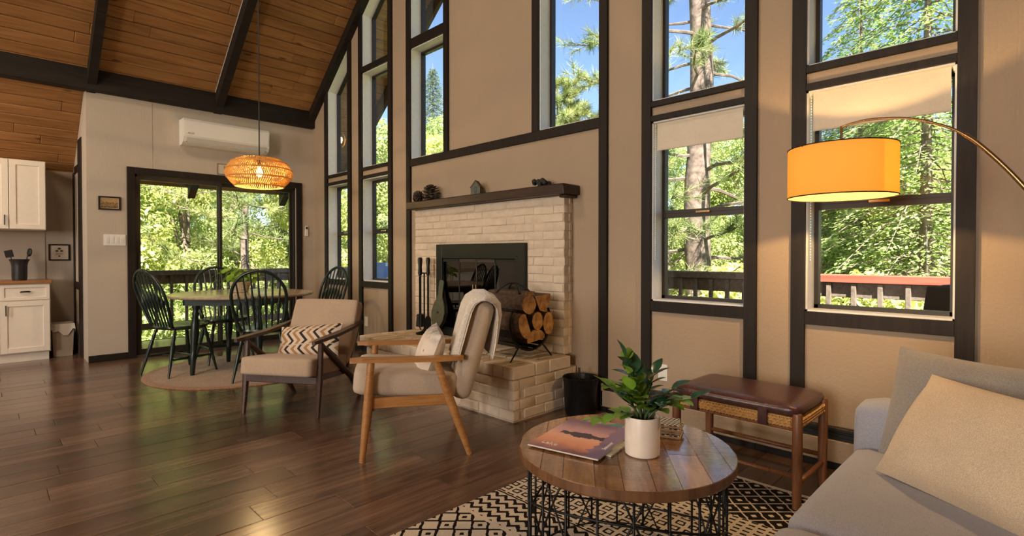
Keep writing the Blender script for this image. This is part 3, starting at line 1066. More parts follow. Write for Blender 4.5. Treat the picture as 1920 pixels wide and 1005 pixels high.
log(-.115, .26, circ(.10, .62, 12, 60, 300, R(20)), .50, .02, 'split log resting at the near left side of the holder')
log(.005, .292, circ(.07, .78), .46, .04, 'small oval log in the middle of the holder')
log(.125, .265, circ(.085, .65), .46, .03, 'log with dark bark at the wall side of the holder')
log(-.07, .415, circ(.07, 1.0), .56, -.02, 'round log on the near side on top of the pile')
log(.075, .425, [(-.085, .05), (.08, .06), (.085, .02), (.03, -.075), (-.03, -.06)], .44, .03, 'wedge split log on top of the pile by the wall')
log(.0, .485, [(-.05, .015), (.05, .02), (.05, -.012), (-.05, -.015)], .44, -.03, 'thin flat split board on top of the log pile')

# ---- ash bucket beside the hearth
bk = thing('ash_bucket', 'black metal ash bucket with a shovel on floor right of hearth', 'bucket', (4.90, -.20, 0))
MB().lathe([(0, 0), (.105, 0), (.112, .02), (.128, .26), (.134, .27), (.128, .275), (.122, .26), (.106, .012), (0, .012)], 28).build('bucket_body', M['iron'], bk, smooth=40)
MB().tube([(.13 * math.cos(a), .02, .265 + .135 * math.sin(a) * -.15) for a in np.linspace(0, PI, 14)], .004, 6).build('bail_handle', M['iron'], bk)
sv = thing('ash_shovel', 'short handled ash shovel standing in the black bucket', 'shovel', (4.90, -.20, .0125))
MB().cbox((-.008, -.02, .03), (.008, -.008, .33), .003).build('handle', plain('grey_steel', (.12, .12, .12), .35, .9), sv)
MB().prism([(-.05, .0), (.05, .0), (.045, .12), (-.045, .12)], -.018, -.014).build('blade', M['iron'], sv)

# ================================================================== FURNITURE
# ---- light wood armchair (front = local -Y)
def armchair_oak():
    t = thing('armchair', 'honey wood armchair with pale beige cushions, nearest to the fireplace hearth', 'armchair', (4.505, -1.385, 0), R(-32.7))
    for s in (-1, 1):
        b = MB()
        b.tube([(s * .315, -.305, 0), (s * .312, -.275, .30), (s * .305, -.255, .565)], [.017, .026, .022], 10)
        b.build('leg', M['oak'], t, smooth=40)
        b = MB()
        b.tube([(s * .315, .305, 0), (s * .31, .20, .30), (s * .305, .11, .56)], [.017, .027, .022], 10)
        b.build('leg', M['oak'], t, smooth=40)
        b = MB()
        arm = [(-.37, .575, .016), (-.30, .577, .026), (-.10, .571, .030), (.12, .568, .028), (.24, .568, .024), (.27, .568, .016)]
        vs, fs = [], []
        for (y, z, w) in arm:
            for (dx, dz) in ((-1, -.45), (1, -.45), (1, .45), (-1, .45)):
                vs.append((s * .305 + dx * w, y, z + dz * .030))
        for i in range(len(arm) - 1):
            for k in range(4):
                fs.append((i * 4 + k, (i + 1) * 4 + k, (i + 1) * 4 + (k + 1) % 4, i * 4 + (k + 1) % 4))
        fs += [(0, 1, 2, 3), (23, 22, 21, 20)]
        b.add(vs, fs)
        b.build('armrest', M['oak'], t)
        MB().cbox((s * .29 - .013, -.27, .295), (s * .29 + .013, .21, .355), .004).build('side_rail', M['oak'], t)
    MB().cbox((-.28, -.262, .275), (.28, -.238, .325), .004).build('front_rail', M['oak'], t)
    MB().cbox((-.28, .17, .29), (.28, .195, .345), .004).build('back_rail', M['oak'], t)
    MB().rbox((-.272, -.355, -.075), (.272, .24, .075), .035, 10, .012, TR((0, 0, .412), (R(-5), 0, 0))).build('seat_cushion', M['grey_beige'], t, smooth=True)
    MB().rbox((-.272, -.058, -.03), (.272, .070, .57), .055, 12, .012, TR((0, .255, .34), (R(-16), 0, 0))).build('back_cushion', M['grey_beige'], t, smooth=True)
    MB().tube([(-.255, .235, .345), (.255, .235, .345)], .006, 6).build('piping', M['beige'], t)
    return t
ac1 = armchair_oak()
# throw folded over the top of its back (a lengthwise strip that follows front, top and rear)
def throw():
    T = TR((0, .255, .34), (R(-16), 0, 0))
    prof = [(-.068, .20), (-.070, .31), (-.071, .43), (-.070, .51), (-.060, .556), (-.034, .586), (.0, .598), (.035, .590), (.068, .566), (.086, .51), (.098, .43), (.110, .36), (.118, .30), (.120, .265)]
    vs, fs = [], []
    nx = 12
    rr = random.Random(9)
    for side in (0, 1):
        for i, (y, z) in enumerate(prof):
            p0 = Vector(prof[max(0, i - 1)]); p1 = Vector(prof[min(len(prof) - 1, i + 1)])
            tg = (p1 - p0).normalized()
            nrm = Vector((-tg.y, tg.x))
            for k in range(nx + 1):
                u = k / nx
                x = .276 - .36 * u + .012 * math.sin(i * .9)
                th = (.028 * (1 - abs(2 * u - 1) ** 6) + .006) * (1 if side else .02)
                wv = .006 * math.sin(7 * u + i * .7) * side
                # outermost edge droops over the side of the cushion
                vs.append((x + (.018 if u < .05 else 0), y + nrm.x * (th + wv), z + nrm.y * (th + wv) - (.02 if u < .05 else 0)))
    m_ = len(prof)
    for i in range(m_ - 1):
        for k in range(nx):
            a = i * (nx + 1) + k
            q = (a, a + 1, a + nx + 2, a + nx + 1)
            fs.append(q[::-1])
            o = m_ * (nx + 1)
            fs.append(tuple(v + o for v in q))
    o = m_ * (nx + 1)
    for i in range(m_ - 1):
        for k in (0, nx):
            a = i * (nx + 1) + k
            b = a + nx + 1
            fs.append((a, b, b + o, a + o) if k == 0 else (a, a + o, b + o, b))
    for i in (0, m_ - 1):
        for k in range(nx):
            a = i * (nx + 1) + k
            fs.append((a, a + 1, a + 1 + o, a + o))
    th = MB().add(vs, fs, T)
    ob = th.build('throw_blanket', M['throw'], loc=ac1.location, rot=ac1.rotation_euler, smooth=True)
    tag(ob, 'cream wool throw folded over the back of the honey wood armchair', 'throw')
throw()
def loc_on(obj, p):
    from mathutils import Euler
    return Vector(obj.location) + Euler(obj.rotation_euler).to_matrix() @ Vector(p)
# white cushion with grey upper part
m_, nt_, b_ = new_mat('white_pillow_grey_print')
v_ = coords(nt_)
sx_ = nt_.nodes.new('ShaderNodeSeparateXYZ'); nt_.links.new(v_, sx_.inputs[0])
n_ = N(nt_, 'ShaderNodeTexNoise', Scale=26.0, Detail=4.0); nt_.links.new(v_, n_.inputs['Vector'])
g_ = ramp(nt_, n_.outputs[0], [(.42, (.34, .33, .33)), (.58, (.66, .60, .53))])
zr = ramp(nt_, sx_.outputs['Z'], [(.08, (0, 0, 0)), (.14, (1, 1, 1))])
mx_ = N(nt_, 'ShaderNodeMix', data_type='RGBA')
nt_.links.new(zr.outputs[0], mx_.inputs['Factor'])
mx_.inputs['A'].default_value = (.70, .60, .50, 1)
nt_.links.new(g_.outputs[0], mx_.inputs['B'])
nt_.links.new(mx_.outputs['Result'], b_.inputs['Base Color'])
b_.inputs['Roughness'].default_value = .85
M['white_pillow'] = m_
pl = thing('throw_pillow', 'white cushion with grey printed top on the honey wood armchair', 'cushion', loc_on(ac1, (.035, .09, .555)), R(-32.7))
pl.rotation_euler = (R(-20), R(4), R(-32.7))
MB().pillow(.42, .33, .15).build('pillow_cover', M['white_pillow'], pl, smooth=True)
for x in (-.1, 0.02, .13):
    MB().lathe([(0, .004), (.009, .003), (.009, 0)], 10, T=TR((x, -.068 + abs(x) * .08, .03), (R(90), 0, 0))).build('button', M['beige'], pl)

# ---- dark Z armchair
def armchair_walnut():
    t = thing('armchair', 'dark walnut armchair with angled Z frame and tan cushions by dining rug', 'armchair', (3.265, -1.60, 0), R(34))
    for s in (-1, 1):
        b = MB()
        X = s * .30
        b.tube([(X * 1.0, -.235, 0), (X, -.205, .26), (X, -.185, .535)], [.015, .024, .020], 8)
        b.build('leg', M['walnut'], t, smooth=40)
        b = MB().tube([(X, -.185, .52), (X, .03, .36), (X, .25, .20), (X, .40, 0)], [.019, .024, .024, .016], 8)
        b.build('leg', M['walnut'], t, smooth=40)
        vs, fs = [], []
        arm = [(-.30, .548, .012), (-.22, .556, .026), (.0, .565, .032), (.22, .585, .026), (.42, .61, .014)]
        for (y, z, w) in arm:
            for (dx, dz) in ((-1, -.5), (1, -.5), (1, .5), (-1, .5)):
                vs.append((X + dx * w + s * .01, y, z + dz * .024))
        for i in range(len(arm) - 1):
            for k in range(4):
                fs.append((i * 4 + k, (i + 1) * 4 + k, (i + 1) * 4 + (k + 1) % 4, i * 4 + (k + 1) % 4))
        fs += [(0, 1, 2, 3), (19, 18, 17, 16)]
        MB().add(vs, fs).build('armrest', M['walnut'], t)
        b = MB().tube([(s * .285, .20, .25), (s * .285, .36, .50), (s * .285, .47, .74)], [.018, .022, .014], 8)
        b.build('back_post', M['walnut'], t, smooth=40)
        MB().cbox((s * .275 - .012, -.21, .24), (s * .275 + .012, .26, .285), .004, TR((0, 0, 0), (R(-4), 0, 0))).build('side_rail', M['walnut'], t)
    MB().cbox((-.285, -.222, .235), (.285, -.195, .29), .004).build('front_rail', M['walnut'], t)
    MB().cbox((-.285, .44, .66), (.285, .462, .70), .004).build('back_slat', M['walnut'], t)
    MB().rbox((-.278, -.27, -.065), (.285, .27, .065), .02, 12, .006, TR((0, -.03, .340), (R(-6), 0, 0))).build('seat_cushion', M['beige'], t, smooth=True)
    MB().rbox((-.285, -.055, 0), (.285, .055, .53), .022, 14, .008, TR((.012, .235, .29), (R(-22), 0, 0))).build('back_cushion', M['beige'], t, smooth=True)
    return t
ac2 = armchair_walnut()
# herringbone lumbar pillow
m_, nt_, b_ = new_mat('herringbone_print')
v_ = coords(nt_)
s_ = nt_.nodes.new('ShaderNodeSeparateXYZ'); nt_.links.new(v_, s_.inputs[0])
def mth(nt, op, a, b=None, c=None):
    n = nt.nodes.new('ShaderNodeMath'); n.operation = op
    for i, q in enumerate((a, b, c)):
        if q is None: continue
        if isinstance(q, (int, float)): n.inputs[i].default_value = q
        else: nt.links.new(q, n.inputs[i])
    return n.outputs[0]
def mixc(nt, f, a, b):
    n = N(nt, 'ShaderNodeMix', data_type='RGBA')
    for k, q in (('Factor', f), ('A', a), ('B', b)):
        if isinstance(q, tuple): n.inputs[k].default_value = (*q, 1)
        elif isinstance(q, (int, float)): n.inputs[k].default_value = q
        else: nt.links.new(q, n.inputs[k])
    return n.outputs['Result']
zz = mth(nt_, 'PINGPONG', mth(nt_, 'ADD', s_.outputs['Z'], 1.0), .062)
st_ = mth(nt_, 'FRACT', mth(nt_, 'MULTIPLY', mth(nt_, 'ADD', mth(nt_, 'ADD', s_.outputs['X'], 2.0), zz), 8.5))
dark = mth(nt_, 'LESS_THAN', st_, .21)
gold = mth(nt_, 'MULTIPLY', mth(nt_, 'GREATER_THAN', st_, .50), mth(nt_, 'LESS_THAN', st_, .74))
seam = mth(nt_, 'LESS_THAN', mth(nt_, 'PINGPONG', mth(nt_, 'ADD', s_.outputs['Z'], 1.031), .062), .0035)
c_ = mixc(nt_, gold, (.62, .50, .38), (.36, .20, .085))
c_ = mixc(nt_, dark, c_, (.018, .013, .014))
c_ = mixc(nt_, seam, c_, (.55, .44, .33))
nt_.links.new(c_, b_.inputs['Base Color']); b_.inputs['Roughness'].default_value = .9
M['herring'] = m_
pl = thing('lumbar_pillow', 'cream lumbar cushion with black and tan herringbone stripes on walnut armchair', 'cushion', loc_on(ac2, (.045, .075, .497)), 0)
pl.rotation_euler = (R(-24), R(-5), R(34))
MB().pillow(.53, .26, .13, pinch=.04).build('pillow_cover', M['herring'], pl, smooth=True)

# ---- windsor dining chairs (front = local -Y)
def windsor():
    t = thing('dining_chair', '', 'chair', (0, 0, 0))
    sh = []
    for i in range(28):
        a = 2 * PI * i / 28
        x, y = .235 * math.cos(a), .215 * math.sin(a)
        if y > 0: x *= 1 - .12 * (y / .215) ** 2
        k = (abs(math.cos(a)) ** 4 + abs(math.sin(a)) ** 4) ** -.25
        sh.append((x * (.55 + .45 * k), y * (.6 + .4 * k)))
    b = MB()
    n = 28
    vs = [(x * .90, y * .90, .435) for x, y in sh] + [(x, y, .455) for x, y in sh] + [(x * .985, y * .985, .470) for x, y in sh] + [(x * .6, y * .6 - .01, .462) for x, y in sh] + [(0, 0, .458)]
    fs = [tuple(range(n - 1, -1, -1))]
    for k in range(3):
        for i in range(n):
            j = (i + 1) % n
            fs.append((k * n + i, k * n + j, (k + 1) * n + j, (k + 1) * n + i))
    for i in range(n):
        fs.append((3 * n + i, 3 * n + (i + 1) % n, 4 * n))
    b.add(vs, fs).build('seat', M['green_seat'], t, smooth=50)
    top = {}
    for sx in (-1, 1):
        for sy, yy, yf in ((-1, -.14, -.215), (1, .14, .245)):
            p0, p1 = Vector((sx * .15, yy, .44)), Vector((sx * .225, yf, 0))
            ts = [0, .12, .2, .25, .3, .45, .6, .66, .7, .74, 1]
            rs = [.011, .014, .017, .013, .017, .019, .016, .012, .016, .013, .009]
            MB().tube([p0.lerp(p1, q) for q in ts], rs, 8).build('leg', M['green_black'], t, smooth=50)
            top[(sx, sy)] = (p0, p1)
    for sx in (-1, 1):
        a = top[(sx, -1)][0].lerp(top[(sx, -1)][1], .62); c = top[(sx, 1)][0].lerp(top[(sx, 1)][1], .62)
        MB().tube([a, a.lerp(c, .25), a.lerp(c, .5), a.lerp(c, .75), c], [.007, .010, .014, .010, .007], 7).build('stretcher', M['green_black'], t, smooth=50)
    for q in (.35, .65):
        a = top[(-1, -1)][0].lerp(top[(-1, -1)][1], .62).lerp(top[(-1, 1)][0].lerp(top[(-1, 1)][1], .62), q)
        c = a.copy(); c.x = -c.x
        MB().tube([a, a.lerp(c, .3), a.lerp(c, .5), a.lerp(c, .7), c], [.006, .009, .012, .009, .006], 7).build('stretcher', M['green_black'], t, smooth=50)
    # hoop back
    def bow(u):
        # straight splayed sides, then a full round head
        s = -1 if u < .5 else 1
        e = (u if u < .5 else 1 - u) / .5                # 0 at the seat, 1 at the crown
        if e < .42:
            q = e / .42
            x, zz = .165 + .058 * math.sin(q * PI / 2), .30 * q
        else:
            a = (e - .42) / .58 * PI / 2
            x, zz = .223 * math.cos(a), .30 + .235 * math.sin(a)
        return Vector((s * x, .175 + .17 * zz / .535, .462 + zz))
    MB().tube([bow(u) for u in np.linspace(0, 1, 45)], .0145, 8).build('back_hoop', M['green_black'], t, smooth=True)
    for i in range(7):
        x0 = -.135 + .045 * i
        xt = x0 * 1.32
        a = math.acos(min(1, abs(xt) / .223))
        e = .42 + .58 * a / (PI / 2)
        p1 = bow(e * .5 if xt < 0 else 1 - e * .5)
        p0 = Vector((x0, .178, .462))
        ts = [0, .15, .32, .44, .52, .56, .60, .75, 1]
        rs = [.007, .008, .010, .013, .018, .017, .009, .008, .006]
        MB().tube([p0.lerp(p1, q) for q in ts], rs, 7).build('spindle', M['green_black'], t, smooth=50)
    return t
ch0 = windsor()
index_kids()
G = 'dark green windsor chairs around the dining table'
ch0.location = (1.24, -1.92, 0); ch0.rotation_euler = (0, 0, R(197)); ch0.scale = (1.03,) * 3
ch0['label'] = 'dark green windsor chair left of the table, seen from its side'; ch0['group'] = G
dup(ch0, 'dark green windsor chair with its round back turned to the walnut armchair', (2.04, -1.41, 0), R(-118), G)
dup(ch0, 'dark green windsor chair behind the table beside the sliding door', (.93, -1.42, 0), R(90), G)
dup(ch0, 'dark green windsor chair between the table and the narrow side windows', (1.62, -.76, 0), R(8), G)

# ---- dining table
tb = thing('dining_table', 'round dining table with pale worn top and dark turned legs', 'table', (1.52, -1.43, 0), R(45))
MB().lathe([(0, .757), (.64, .757), (.655, .762), (.66, .772), (.655, .783), (.64, .786), (0, .786)], 48, sx=1.03, sy=.97).build('tabletop', M['table_wood'], tb, smooth=35)
ap = MB()
for (a, b_) in (((-.38, -.38), (.38, -.36)), ((-.38, .36), (.38, .38)), ((-.38, -.38), (-.36, .38)), ((.36, -.38), (.38, .38))):
    ap.box((a[0], a[1], .685), (b_[0], b_[1], .757))
ap.build('apron', M['green_black'], tb)
for a in (45, 135, 225, 315):
    x, y = .42 * math.cos(R(a)), .42 * math.sin(R(a))
    zs = [.757, .70, .66, .63, .60, .58, .50, .40, .30, .22, .19, .16, .05, 0]
    rs = [.036, .036, .034, .022, .034, .026, .036, .040, .030, .022, .032, .026, .022, .018]
    MB().tube([(x * (1 + .1 * (1 - z / .757)), y * (1 + .1 * (1 - z / .757)), z) for z in zs], rs, 10).build('leg', M['green_black'], tb, smooth=50)

# potted plant in a basket on the table
dp = thing('potted_plant', 'leafy green plant in a small woven basket on the dining table', 'plant', (1.42, -1.42, .787))
bs = MB()
for k in range(7):
    z = .008 + k * .015
    rr_ = .066 + .004 * k
    bs.tube([(rr_ * math.cos(a) * 1.25, rr_ * math.sin(a), z) for a in np.linspace(0, 2 * PI, 20)[:-1]], .0085, 6, closed=True)
bs.build('basket', plain('straw_basket', (.56, .44, .29), .7, noise=.25, scale=90, bmp=.4), dp)
MB().lathe([(0, .005), (.06, .005), (.075, .095), (0, .09)], 16, sx=1.2).build('soil', M['soil'], dp)
def leaf_poly(L, Wd, bend=.25, fold=.12, n=5):
    """A real leaf: pointed oval, folded along its midrib and arching down."""
    vs, fs = [], []
    for i in range(n + 1):
        t = i / n
        w = Wd / 2 * math.sin(PI * min(1, t * .93 + .05)) ** .8 * (1 - .25 * t)
        x = L * t
        z = -bend * L * t * t
        vs += [(x, -w, z + fold * w), (x, 0, z), (x, w, z + fold * w)]
    for i in range(n):
        a = i * 3
        fs += [(a, a + 3, a + 4, a + 1), (a + 1, a + 4, a + 5, a + 2)]
    return vs, fs
M['house_leaf'] = leafmat('bright_house_leaf', (.10, .24, .02), (.24, .40, .04), .3, .35, 6)
rr = random.Random(11)
lv = [MB().add(*leaf_poly(.10, .075, .35)).mesh('leaf', M['house_leaf'], smooth=True) for _ in range(1)]
st = MB()
for i in range(46):
    a = rr.uniform(0, 2 * PI)
    rad = rr.uniform(.03, .23)
    z = .19 - .45 * max(0, rad - .12) + rr.uniform(-.04, .05)
    p = Vector((rad * math.cos(a) * 1.1, rad * math.sin(a), z))
    st.tube([(p.x * .12, p.y * .12, .09), (p.x * .5, p.y * .5, max(.13, z * .85)), tuple(p)], .0022, 4)
    o = link('leaf', lv[0], dp, p, (rr.uniform(-.4, .4), rr.uniform(-.2, .5), a + rr.uniform(-.7, .7)))
    o.scale = (rr.uniform(.7, 1.15),) * 3
st.build('stems', plain('plant_stem', (.08, .15, .03), .5), dp)

# ---- round jute rug under the dining table
jr = MB().lathe([(0, .0), (.855, .0), (.86, .006), (.855, .010), (0, .010)], 64)
o = thing('round_rug', 'round tan jute rug with darker woven border under the dining table', 'rug', (1.50, -1.42, .0005))
jr.build('woven_field', M['jute'], o)
MB().lathe([(.80, .0101), (.855, .0105), (.868, .007), (.868, 0), (.80, 0)], 64).build('border', fabric('jute_border', (.33, .17, .075), var=.3, scale=90, bmp=.9), o, smooth=40)

# ---- pendant
pe = thing('pendant_lamp', 'woven rattan pendant lamp glowing above the dining table', 'pendant lamp', (1.645, -1.305, 2.0))
cz = roofz(1.645) - 2.0
MB().tube([(0, 0, .10), (0, 0, cz)], .006, 6).build('cord', M['black'], pe)
MB().lathe([(0, cz - .03), (.05, cz - .03), (.05, cz), (0, cz)], 16).build('canopy', M['black'], pe)
MB().lathe([(0, .07), (.022, .07), (.022, .13), (.012, .14), (0, .14)], 12).build('socket', M['black'], pe)
MB().lathe([(0, .075), (.014, .07), (.016, .05), (.030, .02), (.032, -.002), (.022, -.025), (0, -.035)], 16).build('bulb', emitter('warm_bulb', (1.0, .62, .24), 22.0), pe, smooth=True)
prof = [(.10, .155), (.20, .145), (.262, .105), (.300, .05), (.318, .0), (.302, -.045), (.27, -.09), (.225, -.135)]
hp = MB()
for r_, z in ((.10, .155), (.262, .105), (.308, .036), (.30, -.048), (.228, -.133)):
    hp.tube([(r_ * math.cos(a), r_ * math.sin(a), z) for a in np.linspace(0, 2 * PI, 41)[:-1]], .0075, 6, closed=True)
rat_l = leafmat('lit_rattan', (.66, .40, .11), (.80, .54, .20), .5, .6, 40)
hp.build('hoop', rat_l, pe)
sw = MB()
rr = random.Random(4)
def rib(a0, a1, pa, pb, w):
    (ra, za), (rb, zb) = pa, pb
    p = [Vector((ra * math.cos(a0), ra * math.sin(a0), za)), Vector((rb * math.cos(a1), rb * math.sin(a1), zb))]
    d = (p[1] - p[0])
    o_ = Vector((p[0].x + p[1].x, p[0].y + p[1].y, 0)).normalized()
    t_ = d.cross(o_).normalized() * w
    n_ = o_ * .0018
    sw.add([p[0] - t_ - n_, p[0] + t_ - n_, p[1] + t_ - n_, p[1] - t_ - n_, p[0] - t_ + n_, p[0] + t_ + n_, p[1] + t_ + n_, p[1] - t_ + n_],
           [(0, 3, 2, 1), (4, 5, 6, 7), (0, 1, 5, 4), (1, 2, 6, 5), (2, 3, 7, 6), (3, 0, 4, 7)])
    sw.v = [tuple(v) for v in sw.v]
for lo, hi, sl_, n in ((0, 2, .10, 84), (2, 4, -.10, 92), (4, 5, .07, 92), (5, 7, -.09, 84)):
    for i in range(n):
        a = 2 * PI * i / n
        for k in range(lo, hi):
            f0, f1 = (k - lo) / (hi - lo), (k + 1 - lo) / (hi - lo)
            rib(a + sl_ * f0, a + sl_ * f1, prof[k], prof[k + 1], .0046 + rr.uniform(-.0008, .0008))
tag(sw.build('woven_strands', rat_l, pe), kind='stuff')
lamp('pendant_bulb_light', 'POINT', (1.645, -1.305, 1.955), 23, (1.0, .66, .30), shadow_soft_size=.012)

# ================================================================== SEATING CORNER
# ---- coffee table
ct = thing('coffee_table', 'round coffee table with patchwork plank top on a black wire drum base', 'coffee table', (6.227, -1.653, 0), R(38))
CTZ, CR = .47, .386
m_, nt_, b_ = new_mat('reclaimed_mango_wood')
v_ = coords(nt_, scale=(9, .8, 9), jitter=True)
n_ = N(nt_, 'ShaderNodeTexNoise', Scale=2.4, Detail=7.0, Roughness=.65, Distortion=1.4); nt_.links.new(v_, n_.inputs['Vector'])
n2_ = N(nt_, 'ShaderNodeTexNoise', Scale=6.0, Detail=5.0); nt_.links.new(coords(nt_, scale=(1, 9, 1), jitter=True), n2_.inputs['Vector'])
r1 = ramp(nt_, n_.outputs[0], [(.3, (.10, .042, .016)), (.5, (.22, .105, .042)), (.72, (.36, .20, .095))])
oi_ = nt_.nodes.new('ShaderNodeObjectInfo')
tone = ramp(nt_, oi_.outputs['Random'], [(0, (.55, .5, .48)), (.5, (1.0, .95, .9)), (1, (1.5, 1.5, 1.5))])
mx_ = N(nt_, 'ShaderNodeMix', data_type='RGBA', blend_type='MULTIPLY'); mx_.inputs['Factor'].default_value = 1
nt_.links.new(r1.outputs[0], mx_.inputs['A']); nt_.links.new(tone.outputs[0], mx_.inputs['B'])
nt_.links.new(mx_.outputs['Result'], b_.inputs['Base Color'])
rg = ramp(nt_, n2_.outputs[0], [(.35, (.16, .16, .16)), (.65, (.34, .34, .34))]); nt_.links.new(rg.outputs[0], b_.inputs['Roughness'])
b_.inputs['Coat Weight'].default_value = .9; b_.inputs['Coat Roughness'].default_value = .08
bump(nt_, b_, n2_.outputs[0], .3, .004)
M['mango'] = m_
wdt = [.09, .075, .10, .085, .095, .08, .10, .085, .10]
x = -CR + .005
i = 0
while x < CR - .01:
    x1 = min(x + wdt[i % 9], CR - .004)
    if CR - .004 - x1 < .03: x1 = CR - .004
    def yv(q): return math.sqrt(max(0, (CR - .002) ** 2 - q * q))
    cuts = [[-1, 1], [-1, -.2, 1], [-1, .25, 1], [-1, -.5, .4, 1], [-1, .05, 1]][i % 5]
    if abs(x) > .25 or abs(x1) > .25: cuts = [-1, 1]
    mx = max(yv(x), yv(x1))
    for c0, c1 in zip(cuts, cuts[1:]):
        pts = []
        nn = 6
        lo, hi = [], []
        for k in range(nn + 1):
            xx = x + .0008 + (x1 - x - .0016) * k / nn
            y_ = yv(xx)
            lo.append((xx, max(-y_, c0 * mx + (.0008 if c0 > -1 else 0))))
            hi.append((xx, min(y_, c1 * mx - (.0008 if c1 < 1 else 0))))
        pts = lo + hi[::-1]
        MB().prism(pts, CTZ - .012, CTZ + rnd.uniform(-.0007, .0004), 'XY').build('top_plank', M['mango'], ct)
    x = x1
    i += 1
MB().lathe([(CR - .0022, CTZ - .001), (CR, CTZ - .003), (CR + .001, CTZ - .03), (CR - .003, CTZ - .036), (0, CTZ - .036), (0, CTZ - .013), (CR - .0022, CTZ - .013)], 64).build('rim', wood('rim_wood', (.07, .03, .012), (.14, .062, .025), (.22, .11, .05), 'Z', per_obj=0, rough=.35), ct, smooth=35)
wr = []
for r_, z in ((.345, CTZ - .042), (.345, .008)):
    MB().tube([(r_ * math.cos(a), r_ * math.sin(a), z) for a in np.linspace(0, 2 * PI, 49)[:-1]], .006, 6, closed=True).build('base_ring', M['iron'], ct, smooth=True)
for tilt, ph in ((.13, .4), (.13, 3.4)):
    MB().tube([((.352) * math.cos(a), (.352) * math.sin(a), .22 + tilt * math.sin(a + ph)) for a in np.linspace(0, 2 * PI, 61)[:-1]], .0042, 6, closed=True).build('hoop', M['iron'], ct, smooth=True)
vw = [MB().tube([(.352, 0, .008), (.352, 0, CTZ - .04)], .0045, 6).mesh('wire', M['iron'], True)]
for sgn in (-1, 1):
    pts = [(.352 * math.cos(sgn * .30 * (2 * t - 1)), .352 * math.sin(sgn * .30 * (2 * t - 1)), .008 + (CTZ - .048) * t) for t in np.linspace(0, 1, 9)]
    vw.append(MB().tube(pts, .0036, 6).mesh('wire', M['iron'], True))
for k in range(20): link('wire', vw[0], ct, rot=(0, 0, 2 * PI * k / 20))
for k in range(16):
    link('wire', vw[1 + k % 2], ct, rot=(0, 0, 2 * PI * (k + .5) / 16))

# ---- plant in white pot
po = thing('potted_plant', 'glossy green ZZ style plant in a white ceramic pot on coffee table', 'plant', (6.318, -1.678, CTZ + .0006))
po['label'] = 'glossy dark green houseplant in white ceramic pot on the coffee table'
MB().lathe([(0, 0), (.055, 0), (.0595, .004), (.0605, .02), (.0605, .132), (.059, .136), (.056, .136), (.054, .132), (.054, .115), (0, .112)], 36).build('pot', M['ceramic'], po, smooth=35)
MB().lathe([(0, .118), (.0535, .116), (.0535, .113), (0, .112)], 20).build('soil', M['soil'], po)
zz_new = leafmat('zz_leaf_fresh', (.12, .30, .025), (.28, .48, .06), .28, .22, 14)
zz_old = leafmat('zz_leaf_dark', (.012, .055, .030), (.028, .095, .045), .12, .20, 14)
lm = {0: MB().add(*leaf_poly(.068, .052, .18, .25)).mesh('leaf', zz_new, smooth=True), 1: MB().add(*leaf_poly(.068, .052, .18, .25)).mesh('leaf', zz_old, smooth=True)}
rr = random.Random(21)
RV, FV = Vector((math.sin(YAW), math.cos(YAW), 0)), Vector((-math.cos(YAW), math.sin(YAW), 0))
stems = [  # (lean right in m, lean away in m, height, leaves, kind, droop)
    (-.050, .03, .225, 11, 0, 0), (-.115, -.02, .15, 10, 0, .015), (-.145, .02, .085, 8, 0, .085), (-.05, -.06, .14, 9, 0, .01), (-.02, .02, .17, 9, 0, 0),
    (.05, .05, .16, 9, 1, 0), (.10, .02, .12, 9, 1, .01), (.145, -.03, .11, 8, 0, .02), (.05, -.06, .10, 7, 1, .01), (-.02, .10, .15, 8, 1, 0)]
stm = plain('zz_stem', (.05, .09, .03), .4)
for (dx, dy, h, nl, kd, dr) in stems:
    p = [Vector((0, 0, 0))]
    base = (RV * dx + FV * dy) * .12 + Vector((0, 0, .112))
    pts = []
    for k in range(9):
        t = k / 8
        q = base + (RV * dx + FV * dy) * (t ** 1.5) + Vector((0, 0, h * (t ** .8) - dr * t * t))
        pts.append(q)
    MB().tube(pts, [.0055 - .0035 * k / 8 for k in range(9)], 6).build('stem', stm, po, smooth=True)
    for k in range(nl):
        t = .25 + .75 * k / (nl - 1)
        f = t * 8
        i0 = min(7, int(f))
        q = pts[i0].lerp(pts[i0 + 1], f - i0)
        dirn = (pts[i0 + 1] - pts[i0]).normalized()
        side = dirn.cross(Vector((0, 0, 1)))
        if side.length < .1: side = RV.copy()
        side.normalize()
        s = 1 if k % 2 else -1
        out = (side * s * (1.0 if k < nl - 1 else 0) + dirn * .75 + Vector((rr.uniform(-.25, .25), rr.uniform(-.25, .25), rr.uniform(-.1, .3)))).normalized()
        o = link('leaf', lm[kd if rr.random() < .85 else 1 - kd], po, q)
        o.rotation_euler = out.to_track_quat('X', 'Z').to_euler()
        o.scale = (rr.uniform(.85, 1.2),) * 3
lm_big = rr

